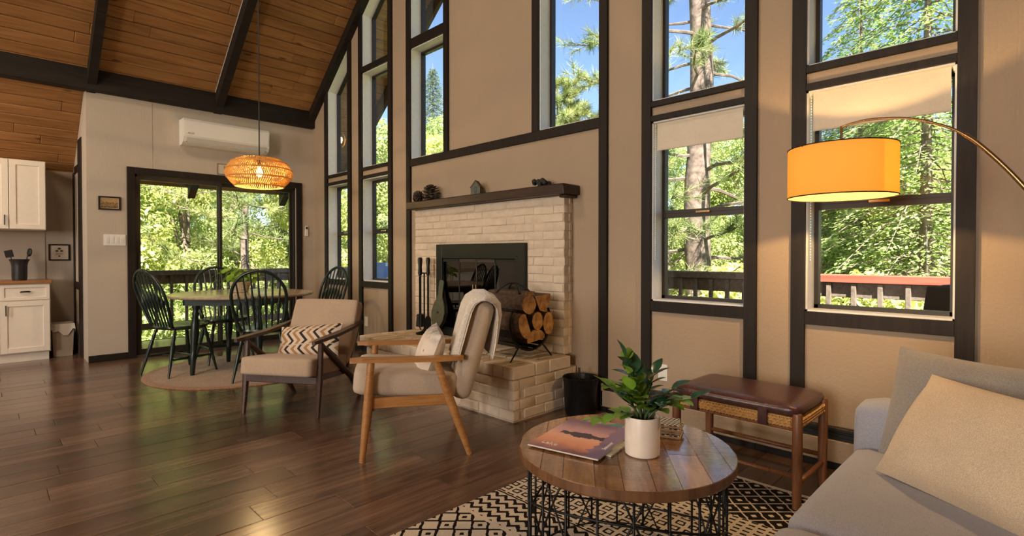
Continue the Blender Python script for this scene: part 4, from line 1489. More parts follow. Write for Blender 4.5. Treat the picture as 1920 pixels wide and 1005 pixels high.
# ---- magazines
def magazine(name, label, quad, z, th, mat, extra=None):
    c = sum((Vector((*p, 0)) for p in quad), Vector()) / 4
    e = Vector((*quad[1], 0)) - Vector((*quad[0], 0))
    rz = math.atan2(e.y, e.x)
    w = e.length
    h = (Vector((*quad[3], 0)) - Vector((*quad[0], 0))).length
    o = thing(name, label, 'magazine', (c.x, c.y, z), rz)
    MB().cbox((-w / 2, -h / 2, 0), (w / 2, h / 2, th - .0006), .0004).build('pages', plain('page_edges', (.62, .57, .50), .7), o)
    MB().box((-w / 2 - .0005, -h / 2 - .0005, th - .0006), (w / 2 + .0005, h / 2 + .0005, th)).build('cover', mat, o)
    return o, w, h
m_, nt_, b_ = new_mat('sunset_lake_cover')
tc_ = nt_.nodes.new('ShaderNodeTexCoord')
s_ = nt_.nodes.new('ShaderNodeSeparateXYZ'); nt_.links.new(tc_.outputs['Generated'], s_.inputs[0])
U, V_ = s_.outputs['X'], s_.outputs['Y']
n_ = N(nt_, 'ShaderNodeTexNoise', Scale=9.0, Detail=5.0); nt_.links.new(tc_.outputs['Generated'], n_.inputs['Vector'])
sk_ = ramp(nt_, mth(nt_, 'ADD', V_, mth(nt_, 'MULTIPLY', n_.outputs[0], .15)), [(.05, (.16, .08, .14)), (.3, (.74, .32, .20)), (.5, (.86, .46, .32)), (.75, (.60, .36, .42)), (1.0, (.22, .14, .22))])
isl = mth(nt_, 'LESS_THAN', mth(nt_, 'ADD', mth(nt_, 'POWER', mth(nt_, 'DIVIDE', mth(nt_, 'SUBTRACT', U, .5), .36), 2.0), mth(nt_, 'POWER', mth(nt_, 'DIVIDE', mth(nt_, 'SUBTRACT', mth(nt_, 'ADD', V_, mth(nt_, 'MULTIPLY', n_.outputs[0], -.2)), .43), .075), 2.0)), 1.0)
c_ = mixc(nt_, isl, sk_.outputs[0], (.07, .05, .09))
lake = mth(nt_, 'GREATER_THAN', mth(nt_, 'ADD', U, mth(nt_, 'MULTIPLY', n_.outputs[0], .22)), .90)
c_ = mixc(nt_, lake, c_, (.26, .18, .32))
nt_.links.new(c_, b_.inputs['Base Color']); b_.inputs['Roughness'].default_value = .3
m2_, nt2, b2 = new_mat('teal_travel_cover')
tc2 = nt2.nodes.new('ShaderNodeTexCoord')
n2 = N(nt2, 'ShaderNodeTexVoronoi', Scale=7.0); nt2.links.new(tc2.outputs['Generated'], n2.inputs['Vector'])
sp2 = nt2.nodes.new('ShaderNodeSeparateColor'); nt2.links.new(n2.outputs['Color'], sp2.inputs[0])
r2 = ramp(nt2, sp2.outputs[0], [(0, (.05, .22, .28)), (.35, (.10, .34, .36)), (.6, (.55, .50, .38)), (.8, (.20, .06, .05)), (1, (.70, .68, .60))])
nt2.links.new(r2.outputs[0], b2.inputs['Base Color']); b2.inputs['Roughness'].default_value = .2
magazine('magazine', 'magazine with teal and cream cover lying under the sunset magazine', [(6.01, -1.83), (6.26, -1.785), (6.205, -1.46), (5.955, -1.50)], CTZ + .0006, .006, m2_)
mg, w_, h_ = magazine('magazine', 'magazine with purple and orange sunset lake cover on top of coffee table', [(6.016, -1.918), (6.286, -1.858), (6.156, -1.50), (5.886, -1.59)], CTZ + .0068, .006, m_)
tw = plain('cover_white_ink', (.78, .70, .66), .4)
text('Lake', 'cover_lettering', mg, (-w_ * .26, -h_ * .36, .0062), (0, 0, R(0)), .034, tw)
text('Summer', 'cover_lettering', mg, (w_ * .43, -h_ * .12, .0062), (0, 0, R(90)), .024, tw)

# ---- coaster stack
m_, nt_, b_ = new_mat('black_and_white_lattice')
v_ = coords(nt_, scale=(60, 60, 60), rot=(0, 0, R(45)))
ck = nt_.nodes.new('ShaderNodeTexBrick')
ck.offset = .5
ck.inputs['Color1'].default_value = (.015, .015, .015, 1); ck.inputs['Color2'].default_value = (.02, .02, .02, 1)
ck.inputs['Mortar'].default_value = (.68, .64, .58, 1)
ck.inputs['Scale'].default_value = 1.0; ck.inputs['Mortar Size'].default_value = .12
ck.inputs['Brick Width'].default_value = 1.0; ck.inputs['Row Height'].default_value = 1.0
nt_.links.new(v_, ck.inputs['Vector']); nt_.links.new(ck.outputs['Color'], b_.inputs['Base Color'])
cst = plain('coaster_cork', (.40, .28, .17), .8, noise=.2, scale=90)
z = CTZ + .0006
for k, (dx, dy, rz, lab) in enumerate(((.006, -.004, 20, 'tan edged coaster at the bottom of the stack behind the white pot'), (-.003, .006, 24, 'second coaster from the bottom behind the white pot'), (.004, .002, 18, 'third coaster from the bottom behind the white pot'), (-.004, .0, 26, 'top coaster with black and white lattice print behind white pot'))):
    o = thing('coaster', lab, 'coaster', (6.275 + dx, -1.425 + dy, z), R(rz), 'coasters stacked on the coffee table')
    MB().cbox((-.052, -.052, 0), (.052, .052, .009), .0015).build('base', cst, o)
    MB().box((-.05, -.05, .009), (.05, .05, .0115)).build('printed_face', m_, o)
    z += .0122

# ---- leather bench
bn = thing('bench', 'oxblood leather topped wooden bench with woven rope sides by the window wall', 'bench', (6.228, -.50, 0))
for sx in (-1, 1):
    for sy in (-1, 1):
        MB().tube([(sx * .295, sy * .195, 0), (sx * .297, sy * .197, .25), (sx * .297, sy * .197, .43), (sx * .297, sy * .197, .445)], [.019, .023, .022, .018], 12).build('leg', M['bench_wood'], bn, smooth=40)
    MB().tube([(sx * .295, -.185, .12), (sx * .295, .185, .12)], .012, 8).build('stretcher', M['bench_wood'], bn, smooth=True)
for sy in (-1, 1):
    MB().tube([(-.285, sy * .195, .155), (.285, sy * .195, .155)], .012, 8).build('stretcher', M['bench_wood'], bn, smooth=True)
wv = MB()
def rope(p0, p1, n, r_, out):
    p0, p1 = Vector(p0), Vector(p1)
    for k in range(n):
        for row in range(3):
            t0, t1 = k / n, (k + 1) / n
            a = p0.lerp(p1, t0); c = p0.lerp(p1, t1)
            z0 = -.018 + row * .013
            up = (k + row) % 2
            wv.tube([a + Vector((0, 0, z0)) + out * .004, a.lerp(c, .5) + Vector((0, 0, z0 + .005)) + out * (.008 if up else .005), c + Vector((0, 0, z0 + .008)) + out * .004], r_, 5)
wv.box((-.275, -.20, .375), (.275, .20, .425)).box((-.30, -.175, .375), (.30, .175, .425))
rope((-.27, -.20, .40), (.27, -.20, .40), 34, .0072, Vector((0, -1, 0)))
rope((.30, -.175, .40), (.30, .175, .40), 22, .0072, Vector((1, 0, 0)))
rope((-.30, .175, .40), (-.30, -.175, .40), 22, .0072, Vector((-1, 0, 0)))
tag(wv.build('woven_rope', M['rattan'], bn), kind='stuff')
for s in (-1, 1):
    MB().cbox((-.28, s * .1985 - .0085, .365), (.28, s * .1985 + .0085, .378), .003).build('seat_rail', M['bench_wood'], bn)
MB().rbox((-.302, -.212, .424), (.302, .212, .482), .026, 10, .010).build('leather_pad', M['leather'], bn, smooth=True)
for x in (-.19, .15):
    MB().cbox((x - .022, -.222, .372), (x + .022, -.206, .45), .003).build('strap', M['leather'], bn)

# ---- patterned rug
m_, nt_, b_ = new_mat('tribal_pattern_rug')
v_ = coords(nt_)
s_ = nt_.nodes.new('ShaderNodeSeparateXYZ'); nt_.links.new(v_, s_.inputs[0])
X, Y = mth(nt_, 'ADD', s_.outputs['X'], 10.0), mth(nt_, 'ADD', s_.outputs['Y'], 0.0)   # Y: 0 at the far edge, negative towards the viewer
wob = N(nt_, 'ShaderNodeTexNoise', Scale=38.0, Detail=2.0); nt_.links.new(v_, wob.inputs['Vector'])
wo = mth(nt_, 'MULTIPLY', mth(nt_, 'SUBTRACT', wob.outputs[0], .5), .012)
X = mth(nt_, 'ADD', X, wo); Y = mth(nt_, 'ADD', Y, wo)
def band(lo, hi): return mth(nt_, 'MULTIPLY', mth(nt_, 'GREATER_THAN', Y, lo), mth(nt_, 'LESS_THAN', Y, hi))
def line(src, per, w): return mth(nt_, 'LESS_THAN', mth(nt_, 'PINGPONG', src, per), w)
# a) dark diamond lattice
dp_ = mth(nt_, 'PINGPONG', X, .085)
d1 = line(mth(nt_, 'ADD', mth(nt_, 'MULTIPLY', X, 1.0), Y), .055, .0055)
d2 = line(mth(nt_, 'SUBTRACT', X, Y), .055, .0055)
lat = mth(nt_, 'MAXIMUM', d1, d2)
dot = mth(nt_, 'LESS_THAN', mth(nt_, 'ADD', mth(nt_, 'PINGPONG', mth(nt_, 'ADD', X, Y), .055), mth(nt_, 'PINGPONG', mth(nt_, 'SUBTRACT', X, Y), .055)), .096)
dotm = mth(nt_, 'GREATER_THAN', mth(nt_, 'MINIMUM', mth(nt_, 'PINGPONG', mth(nt_, 'ADD', X, Y), .055), mth(nt_, 'PINGPONG', mth(nt_, 'SUBTRACT', X, Y), .055)), .040)
cream_a = mth(nt_, 'MAXIMUM', lat, dotm)
# b) zigzags
zg = line(mth(nt_, 'ADD', Y, mth(nt_, 'PINGPONG', X, .030)), .027, .0115)
# c) broken small boxes
bx = mth(nt_, 'MULTIPLY', line(X, .03, .021), line(Y, .028, .019))
bxi = mth(nt_, 'MULTIPLY', line(X, .03, .012), line(Y, .028, .010))
box_ = mth(nt_, 'SUBTRACT', bx, bxi)
# d) chain of diamonds on cream
dd = mth(nt_, 'ADD', mth(nt_, 'PINGPONG', X, .05), mth(nt_, 'PINGPONG', Y, .05))
chn = mth(nt_, 'MAXIMUM', mth(nt_, 'MULTIPLY', mth(nt_, 'GREATER_THAN', dd, .038), mth(nt_, 'LESS_THAN', dd, .056)), mth(nt_, 'LESS_THAN', dd, .014))
# e) dashes
dsh = mth(nt_, 'MULTIPLY', line(Y, .016, .006), mth(nt_, 'GREATER_THAN', mth(nt_, 'FRACT', mth(nt_, 'MULTIPLY', X, 24.0)), .35))
solid = mth(nt_, 'MAXIMUM', line(mth(nt_, 'ADD', X, Y), .012, .006), 0)
cream, dk = (.66, .57, .455), (.010, .0065, .005)
ndark = mth(nt_, 'SUBTRACT', 1.0, cream_a)
f = mth(nt_, 'MULTIPLY', band(-.44, -.03), ndark)
f = mth(nt_, 'MAXIMUM', f, mth(nt_, 'MULTIPLY', band(-.62, -.44), dsh))
f = mth(nt_, 'MAXIMUM', f, mth(nt_, 'MULTIPLY', band(-1.00, -.62), box_))
f = mth(nt_, 'MAXIMUM', f, mth(nt_, 'MULTIPLY', band(-1.24, -1.02), zg))
f = mth(nt_, 'MAXIMUM', f, mth(nt_, 'MULTIPLY', band(-1.015, -1.005), 1.0))
f = mth(nt_, 'MAXIMUM', f, mth(nt_, 'MULTIPLY', band(-1.60, -1.26), chn))
f = mth(nt_, 'MAXIMUM', f, mth(nt_, 'MULTIPLY', band(-1.9, -1.62), zg))
f = mth(nt_, 'MAXIMUM', f, mth(nt_, 'MULTIPLY', band(-3.2, -1.9), ndark))
pile = N(nt_, 'ShaderNodeTexNoise', Scale=220.0, Detail=2.0); nt_.links.new(v_, pile.inputs['Vector'])
c_ = mixc(nt_, f, cream, dk)
pv = ramp(nt_, pile.outputs[0], [(.3, (.72, .72, .72)), (.7, (1.1, 1.1, 1.1))])
mx_ = N(nt_, 'ShaderNodeMix', data_type='RGBA', blend_type='MULTIPLY'); mx_.inputs['Factor'].default_value = 1
nt_.links.new(c_, mx_.inputs['A']); nt_.links.new(pv.outputs[0], mx_.inputs['B'])
nt_.links.new(mx_.outputs['Result'], b_.inputs['Base Color'])
b_.inputs['Roughness'].default_value = .95; b_.inputs['Specular IOR Level'].default_value = .15
bump(nt_, b_, pile.outputs[0], .6, .004)
rg_ = MB().cbox((0, -3.2, 0), (2.9, 0, .009), .003)
tag(rg_.build('patterned_rug', m_, loc=(5.41, -.515, .0005)), 'cream and black tribal patterned rug under coffee table and bench', 'rug')

# ---- sofa (faces -X)
so = thing('sofa', 'light grey fabric sofa at right edge with rounded arm', 'sofa', (7.3, -1.8, 0))
TS = Matrix.Translation((-7.3, 1.8, 0))
SX, SY0, SY1 = 6.835, -2.80, -.88
MB().rbox((SX + .03, SY0 + .02, .10), (7.86, SY1 - .01, .32), .03, 6, 0, TS).build('base', M['sofa'], so, smooth=True)
MB().rbox((SX - .015, SY1 - .19, .12), (7.86, SY1, .635), .055, 10, .006, TS).build('arm', M['sofa'], so, smooth=True)
MB().rbox((SX + .02, SY0, .12), (7.86, SY0 + .19, .635), .055, 10, .006, TS).build('arm', M['sofa'], so, smooth=True)
MB().rbox((7.62, SY0 + .18, .12), (7.88, SY1 - .18, .80), .06, 10, .0, TS).build('backrest', M['sofa'], so, smooth=True)
mid = (SY0 + SY1) / 2
for a, c in ((SY0 + .195, mid - .003), (mid + .003, SY1 - .185)):
    MB().rbox((SX, a, .318), (7.62, c, .485), .04, 12, .010, TS).build('seat_cushion', M['sofa'], so, smooth=True)
    MB().rbox((7.46, a, .47), (7.64, c, .80), .07, 10, .02, TS).build('back_cushion', M['sofa'], so, smooth=True)
for x in (SX + .1, 7.78):
    for y in (SY0 + .1, SY1 - .1):
        MB().tube([(x, y, 0), (x, y, .11)], [.018, .024], 10, T=TS).build('leg', M['walnut'], so)
p = thing('throw_pillow', 'grey ribbed cushion leaning on the sofa arm behind the tan cushion', 'cushion', (7.175, -1.145, .668))
p.rotation_euler = (R(-24), R(3), R(-6))
MB().pillow(.47, .375, .17, sag=.03, pinch=.02).build('pillow_cover', M['grey_pillow'], p, smooth=True)
p = thing('throw_pillow', 'large tan linen cushion lying in front on the grey sofa', 'cushion', (7.225, -1.40, .638))
p.rotation_euler = (R(-36), R(1), R(-33))
MB().pillow(.53, .36, .19, sag=.02, pinch=.02).build('pillow_cover', M['tan_pillow'], p, smooth=True)

# ---- arc lamp
al = thing('arc_lamp', 'brass arc floor lamp with a lit amber drum shade over the bench', 'floor lamp', (8.05, -.57, 0))
LX, LZ = 6.66, 1.54
TA = Matrix.Translation((-8.05, .57, 0))
arc = [(6.662, 1.745), (6.70, 1.755), (6.78, 1.760), (6.90, 1.742), (7.004, 1.699), (7.09, 1.640), (7.17, 1.548), (7.256, 1.424), (7.36, 1.25), (7.50, 1.0), (7.65, .74), (7.80, .48), (7.94, .22), (8.05, .03)]
def smooth_path(pts, k=5):
    out = []
    n = len(pts)
    for i in range(n - 1):
        p0, p1, p2, p3 = (Vector(pts[max(0, i - 1)]), Vector(pts[i]), Vector(pts[i + 1]), Vector(pts[min(n - 1, i + 2)]))
        for j in range(k):
            t = j / k
            out.append(.5 * ((2 * p1) + (p2 - p0) * t + (2 * p0 - 5 * p1 + 4 * p2 - p3) * t * t + (-p0 + 3 * p1 - 3 * p2 + p3) * t ** 3))
    out.append(Vector(pts[-1]))
    return out
ap_ = smooth_path([(a, -.57, c) for a, c in arc])
nr = len(ap_)
MB().tube(ap_, [.0055 if q.x < 7.08 else .0085 for q in ap_], 10, T=TA).build('arc_pole', M['brass'], al, smooth=True)
MB().lathe([(0, 0), (.15, 0), (.15, .03), (.02, .04), (0, .04)], 32).build('base', M['brass'], al, smooth=30)
MB().tube([(LX, -.57, 1.672), (LX, -.57, 1.75)], .0055, 8, T=TA).lathe([(0, 1.655), (.022, 1.655), (.022, 1.674), (0, 1.676)], 16, T=TA @ Matrix.Translation((LX, -.57, 0))).build('stem', M['brass'], al)
m_, nt_, b_ = new_mat('lit_linen_shade')
nt_.nodes.remove(b_)
tr_ = nt_.nodes.new('ShaderNodeBsdfTranslucent'); tr_.inputs[0].default_value = (.92, .66, .24, 1)
df_ = nt_.nodes.new('ShaderNodeBsdfDiffuse'); df_.inputs[0].default_value = (.80, .58, .28, 1)
ms_ = nt_.nodes.new('ShaderNodeMixShader'); ms_.inputs[0].default_value = .74
nt_.links.new(df_.outputs[0], ms_.inputs[1]); nt_.links.new(tr_.outputs[0], ms_.inputs[2])
nt_.links.new(ms_.outputs[0], nt_.nodes['Material Output'].inputs[0])
TLp = TA @ Matrix.Translation((LX, -.57, 0))
sr_ = .215
MB().lathe([(sr_, 1.432), (sr_, 1.650), (sr_ - .002, 1.650), (sr_ - .002, 1.432), (sr_, 1.432)], 64, T=TLp).build('lamp_shade', m_, al, smooth=35)
hb = MB()
for z in (1.431, 1.651):
    hb.tube([(sr_ * math.cos(a), sr_ * math.sin(a), z) for a in np.linspace(0, 2 * PI, 65)[:-1]], .0028, 5, closed=True, T=TLp)
hb.build('shade_trim', M['trim'], al)
for a in (0, 2.1, 4.2):
    hb = MB().tube([(0, 0, 1.655), (sr_ * math.cos(a), sr_ * math.sin(a), 1.647)], .002, 5, T=TLp)
    hb.build('spider_arm', M['brass'], al)
MB().lathe([(0, 1.655), (.014, 1.655), (.014, 1.61), (0, 1.61)], 10, T=TLp).build('socket', M['black'], al)
MB().lathe([(0, 1.61), (.014, 1.60), (.03, 1.56), (.028, 1.535), (0, 1.515)], 16, T=TLp).build('bulb', emitter('amber_bulb', (1.0, .66, .28), 14.0), al, smooth=True)
lamp('arc_lamp_light', 'POINT', (LX, -.57, 1.50), 26, (1.0, .62, .25), shadow_soft_size=.012)

# ---- roller blinds
for (xa, xb, zb, lab) in ((5.371, 6.013, 1.90, 'cream roller blind rolled up at top of the window with the pine trunk'), (6.352, 7.01, 1.875, 'cream roller blind at the top of window behind the arc lamp')):
    r = thing('roller_blind', lab, 'blind', ((xa + xb) / 2, .03, 2.06), 0, 'roller blinds')
    w = (xb - xa) / 2 - .014
    MB().tube([(-w, 0.012, .035), (w, .012, .035)], .02, 14).build('roller_tube', M['blind'], r, smooth=40)
    MB().box((-w + .012, -.008, zb - 2.06), (w - .012, -.0065, .035)).build('blind_cloth', M['blind'], r)
    MB().tube([(-w + .012, -.007, zb - 2.06), (w - .012, -.007, zb - 2.06)], .007, 8).build('hem_bar', M['blind'], r)
    for s in (-1, 1):
        MB().cbox((s * w - .004, -.012, .0), (s * w + .004, .04, .06), .002).build('bracket', M['white_plastic'], r)
    ch_ = MB()
    for k in range(60):
        z = .0 - k * .0155
        ch_.box((-w + .004, -.022, z), (-w + .009, -.017, z - .009))
    tag(ch_.build('bead_chain', M['white_plastic'], r), kind='stuff')

# ================================================================== KITCHEN CORNER AND WALL ITEMS
def shaker(name, parent, ya, yb, za, zb, x, T, mat=None):
    """Shaker front facing +X: raised frame and recessed panel."""
    mat = mat or M['white_cab']
    b = MB()
    w = .055 if zb - za > .2 else .032
    b.cbox((x, ya, za), (x + .02, ya + w, zb), .002, T).cbox((x, yb - w, za), (x + .02, yb, zb), .002, T)
    b.cbox((x, ya + w, za), (x + .02, yb - w, za + w), .002, T).cbox((x, ya + w, zb - w), (x + .02, yb - w, zb), .002, T)
    b.box((x, ya + w, za + w), (x + .010, yb - w, zb - w), T)
    return b.build(name, mat, parent)
KX = -.55
cb = thing('base_cabinet', 'white shaker kitchen base cabinet with one drawer over a door', 'cabinet', (KX, -2.98, 0))
T = Matrix.Translation((-KX, 2.98, 0))
MB().box((-1.148, -3.19, .095), (KX - .021, -2.775, .855), T).build('body', M['white_cab'], cb)
MB().box((-1.148, -3.19, 0), (KX - .055, -2.79, .095), T).build('toe_kick', M['white_cab'], cb)
dr = shaker('drawer', cb, -3.183, -2.782, .675, .845, KX - .02, T)
MB().tube([(KX + .0, -3.02, .765), (KX + .016, -3.015, .768), (KX + .02, -2.985, .77), (KX + .016, -2.955, .768), (KX + .0, -2.95, .765)], .009, 8, T=T).build('cup_pull', M['black'], dr, smooth=True)
do = shaker('door', cb, -3.183, -2.782, .105, .665, KX - .02, T)
MB().tube([(KX, -3.14, .62), (KX + .022, -3.14, .615), (KX + .022, -3.14, .52), (KX, -3.14, .515)], .0055, 8, T=T).build('handle', M['black'], do)
# a neighbouring unit, mostly outside the frame
cb2 = thing('base_cabinet', 'white kitchen base cabinet cut off by the left picture edge', 'cabinet', (KX, -3.6, 0))
T2 = Matrix.Translation((-KX, 3.6, 0))
MB().box((-1.148, -4.4, .095), (KX - .021, -3.196, .855), T2).build('body', M['white_cab'], cb2)
MB().box((-1.148, -4.4, 0), (KX - .055, -3.196, .095), T2).build('toe_kick', M['white_cab'], cb2)
for ya, yb in ((-3.795, -3.2), (-4.39, -3.8)):
    shaker('door', cb2, ya, yb, .105, .665, KX - .02, T2)
    shaker('drawer', cb2, ya, yb, .675, .845, KX - .02, T2)
ct_ = MB().cbox((-1.148, -4.42, .8555), (KX + .018, -2.76, .886), .004)
tag(ct_.build('countertop', M['counter']), 'warm butcher block countertop over the white kitchen cabinets', 'countertop')
b = thing('backsplash', 'pale backsplash panel on the kitchen wall above the wooden counter', 'backsplash', (-1.147, -3.6, .886))
MB().box((-.002, -.8, 0), (.008, .82, .55)).build('panel', M['wall_pale'], b)
uc = thing('wall_cabinet', 'white shaker wall cabinet with two doors above the kitchen counter', 'cabinet', (-.79, -3.1, 1.45))
T = Matrix.Translation((.79, 3.1, -1.45))
UX = -.62
MB().prism([(-1.148, 1.45), (UX - .021, 1.45), (UX - .021, 2.215), (-1.148, 2.215)], -3.70, -2.80, T=T).build('body', M['white_cab'], uc)
for ya, yb, hy in ((-3.695, -3.108, -3.14), (-3.102, -2.805, -3.07)):
    o = shaker('door', uc, ya, yb, 1.455, 2.21, UX - .02, T)
    if hy == -3.14:
        MB().tube([(UX, hy, 1.50), (UX + .022, hy, 1.505), (UX + .022, hy, 1.595), (UX, hy, 1.60)], .0055, 8, T=T).build('handle', M['black'], o)
ck_ = thing('utensil_crock', 'dark ribbed crock on the kitchen counter holding black utensils', 'crock', (-.80, -3.02, .8868))
MB().lathe([(0, 0), (.062, 0), (.066, .02), (.068, .16), (.075, .20), (.09, .23), (.085, .235), (.066, .20), (.058, .02), (0, .02)], 20).build('crock_body', plain('charcoal_glaze', (.025, .026, .028), .35, noise=.3), ck_, smooth=40)
ck2 = thing('ladle', 'black round headed ladle standing in the dark kitchen crock', 'utensil', (-.80, -3.0, .908))
MB().tube([(0, 0, 0), (.01, .05, .26)], .006, 8).build('handle', M['black'], ck2)
MB().lathe([(0, -.012), (.045, -.006), (.048, .006), (.03, .012), (0, .014)], 20, T=TR((.012, .065, .29), (R(70), R(70), 0))).build('bowl', M['black'], ck2, smooth=True)
ck2 = thing('spatula', 'black flat spatula leaning left in the dark kitchen crock', 'utensil', (-.80, -3.04, .908))
MB().tube([(0, 0, 0), (.0, -.05, .24)], .005, 8).build('handle', M['black'], ck2)
MB().cbox((-.004, -.035, .0), (.004, .035, .08), .003, TR((0, -.055, .235), (R(12), 0, 0))).build('blade', M['black'], ck2)

def picture(name, label, parent_loc, w, h, facing, mat_in, fr=.016, mat_fr=None):
    """Framed picture on a wall that faces +X."""
    o = thing(name, label, 'picture', parent_loc)
    b = MB()
    b.cbox((0, -w / 2, -h / 2), (.018, -w / 2 + fr, h / 2), .002).cbox((0, w / 2 - fr, -h / 2), (.018, w / 2, h / 2), .002)
    b.cbox((0, -w / 2 + fr, -h / 2), (.018, w / 2 - fr, -h / 2 + fr), .002).cbox((0, -w / 2 + fr, h / 2 - fr), (.018, w / 2 - fr, h / 2), .002)
    b.build('frame', mat_fr or M['trim'], o)
    MB().box((.001, -w / 2 + fr, -h / 2 + fr), (.008, w / 2 - fr, h / 2 - fr)).build('print', mat_in, o)
    return o
paper = plain('aged_paper', (.55, .48, .38), .8)
o = picture('framed_print', 'small square brown framed print with three leaf marks on kitchen wall', (-1.1495, -2.65, 1.20), .20, .20, 0, paper)
ink = plain('brown_ink', (.06, .04, .025), .8)
b = MB()
for y, z, r_ in ((0, .045, .018), (-.022, .018, .016), (.022, .018, .016), (.0, -.045, .012)):
    b.lathe([(0, .0), (r_, .0), (r_, .001), (0, .001)], 6, T=TR((.008, y, z), (0, R(90), 0)), sx=.8)
for z in (-.014, -.024):
    b.box((.008, -.035, z), (.009, .035, z + .003))
b.build('printed_marks', ink, o)
m_, nt_, b_ = new_mat('sepia_landscape')
tc_ = nt_.nodes.new('ShaderNodeTexCoord'); s_ = nt_.nodes.new('ShaderNodeSeparateXYZ'); nt_.links.new(tc_.outputs['Generated'], s_.inputs[0])
n_ = N(nt_, 'ShaderNodeTexNoise', Scale=7.0, Detail=4.0); nt_.links.new(tc_.outputs['Generated'], n_.inputs['Vector'])
r_ = ramp(nt_, mth(nt_, 'ADD', s_.outputs['Z'], mth(nt_, 'MULTIPLY', mth(nt_, 'SUBTRACT', n_.outputs[0], .5), .9)), [(0.1, (.09, .05, .02)), (.35, (.30, .18, .08)), (.5, (.10, .055, .02)), (.62, (.42, .28, .13)), (.9, (.36, .24, .12))])
nt_.links.new(r_.outputs[0], b_.inputs['Base Color'])
o = picture('framed_print', 'small dark framed sepia landscape print above the light switches', (.0005, -2.312, 1.741), .20, .15, 0, m_)
b = MB()
w, h, f_ = .165, .115, .005
b.box((.008, -w / 2, -h / 2), (.0095, w / 2, -h / 2 + f_)).box((.008, -w / 2, h / 2 - f_), (.0095, w / 2, h / 2)).box((.008, -w / 2, -h / 2), (.0095, -w / 2 + f_, h / 2)).box((.008, w / 2 - f_, -h / 2), (.0095, w / 2, h / 2))
b.build('mat_line', paper, o)
sw_ = thing('light_switch', 'white four gang light switch plate beside the sliding door', 'light switch', (.0005, -2.268, 1.335))
MB().cbox((0, -.100, -.062), (.006, .100, .062), .003).build('plate', M['white_plastic'], sw_)
for k in range(4):
    y = -.066 + .044 * k
    MB().prism([(y - .014, -.033), (y + .014, -.033), (y + .014, .033), (y - .014, .033)], .006, .009, 'YZ').build('rocker', M['jamb'], sw_)
# sign over the door
o = picture('wall_sign', 'small cream lettered sign above sliding door half behind the pendant lamp', (.0005, -1.03, 2.245), .40, .135, 0, plain('sign_cream', (.60, .55, .46), .8), .008, plain('grey_wood', (.20, .17, .13), .7))
o['category'] = 'sign'
text('LA VIE', 'lettering', o, (.0085, -.05, .022), (R(90), 0, R(90)), .052, ink)
text('EST BELLE', 'lettering', o, (.0085, -.04, -.032), (R(90), 0, R(90)), .03, ink)
# air conditioner
ac = thing('air_conditioner', 'white wall mounted air conditioner above the sliding door', 'air conditioner', (.0005, -1.15, 2.475))
prf = [(0, 0), (.10, 0), (.165, .03), (.20, .085), (.205, .27), (.185, .298), (0, .30)]
MB().prism([(x, z) for x, z in prf], -.485, .485, 'XZ').build('casing', M['white_plastic'], ac, smooth=25)
MB().box((.206, -.47, .095), (.2085, .47, .268)).build('front_panel', plain('glossy_white', (.80, .79, .76), .12), ac)
MB().prism([(.112, .006), (.168, .031), (.172, .026), (.116, .0)], -.44, .44).build('louvre', M['white_plastic'], ac)
MB().prism([(.160, .030), (.168, .0345), (.1705, .0325), (.1625, .028)], -.455, .455).build('outlet_gap', M['black'], ac)
MB().prism([(.168, .034), (.198, .078), (.1995, .077), (.1695, .032)], -.45, .45).build('air_slot', plain('slot_grey', (.58, .57, .55), .5), ac)
text('AUX', 'logo', ac, (.209, -.41, .125), (R(90), 0, R(90)), .034, plain('logo_grey', (.10, .10, .10), .5))
rm = thing('remote_control', 'tiny white remote control in a wall holder right of sliding door', 'remote', (.0005, -.095, 1.50))
MB().cbox((0, -.024, -.07), (.018, .024, .02), .004).build('holder', M['white_plastic'], rm)
MB().cbox((.004, -.019, -.06), (.016, .019, .075), .003).build('remote_body', M['jamb'], rm)
MB().box((.016, -.012, .03), (.0166, .012, .06)).build('display', M['soot'], rm)
tr = thing('trash_bin', 'pale kitchen bin with a white liner bag beside the dark post', 'bin', (-.82, -2.66, 0))
b = MB()
b.prism([(-.12, -.085), (.12, -.085), (.12, .085), (-.12, .085)], 0, .36, 'XY')
b.v = [(x * (1 + .15 * z / .36), y * (1 + .15 * z / .36), z) for x, y, z in b.v]
b.build('bin_body', plain('pale_grey_bin', (.45, .38, .30), .5), tr)
b = MB()
rr = random.Random(2)
ring0, ring1 = [], []
for k in range(24):
    a = 2 * PI * k / 24
    x, y = max(-.145, min(.145, .21 * math.cos(a))), max(-.102, min(.102, .16 * math.sin(a)))
    ring0.append((x * 1.0, y * 1.0, .375))
    ring1.append((x * 1.05, y * 1.07, .30 - rr.uniform(-.02, .06)))
b.add(ring0 + ring1, [(i, (i + 1) % 24, 24 + (i + 1) % 24, 24 + i) for i in range(24)] + [tuple(range(23, -1, -1))])
b.build('liner_bag', plain('white_bag', (.70, .64, .56), .4), tr)
# sockets low on the gable wall
for x, z, lab in ((1.47, .36, 'small white wall socket below the second narrow window'), (5.46, .36, 'white wall socket behind the coffee table plant')):
    o = thing('wall_socket', lab, 'socket', (x, -.0005, z))
    MB().cbox((-.035, -.006, -.057), (.035, 0, .057), .002).build('plate', M['white_plastic'], o)
    for dz in (-.022, .022):
        MB().cbox((-.014, -.008, dz - .014), (.014, -.006, dz + .014), .001).build('outlet', M['jamb'], o)
# black cable looping near the hearth
tag(MB().tube(smooth_path([(2.16, -.03, .012), (2.25, -.10, .06), (2.42, -.12, .12), (2.56, -.10, .09), (2.60, -.14, .01)]), .006, 6).build('power_cable', M['black'], smooth=True), 'black cable looping on the floor left of the hearth', 'cable')

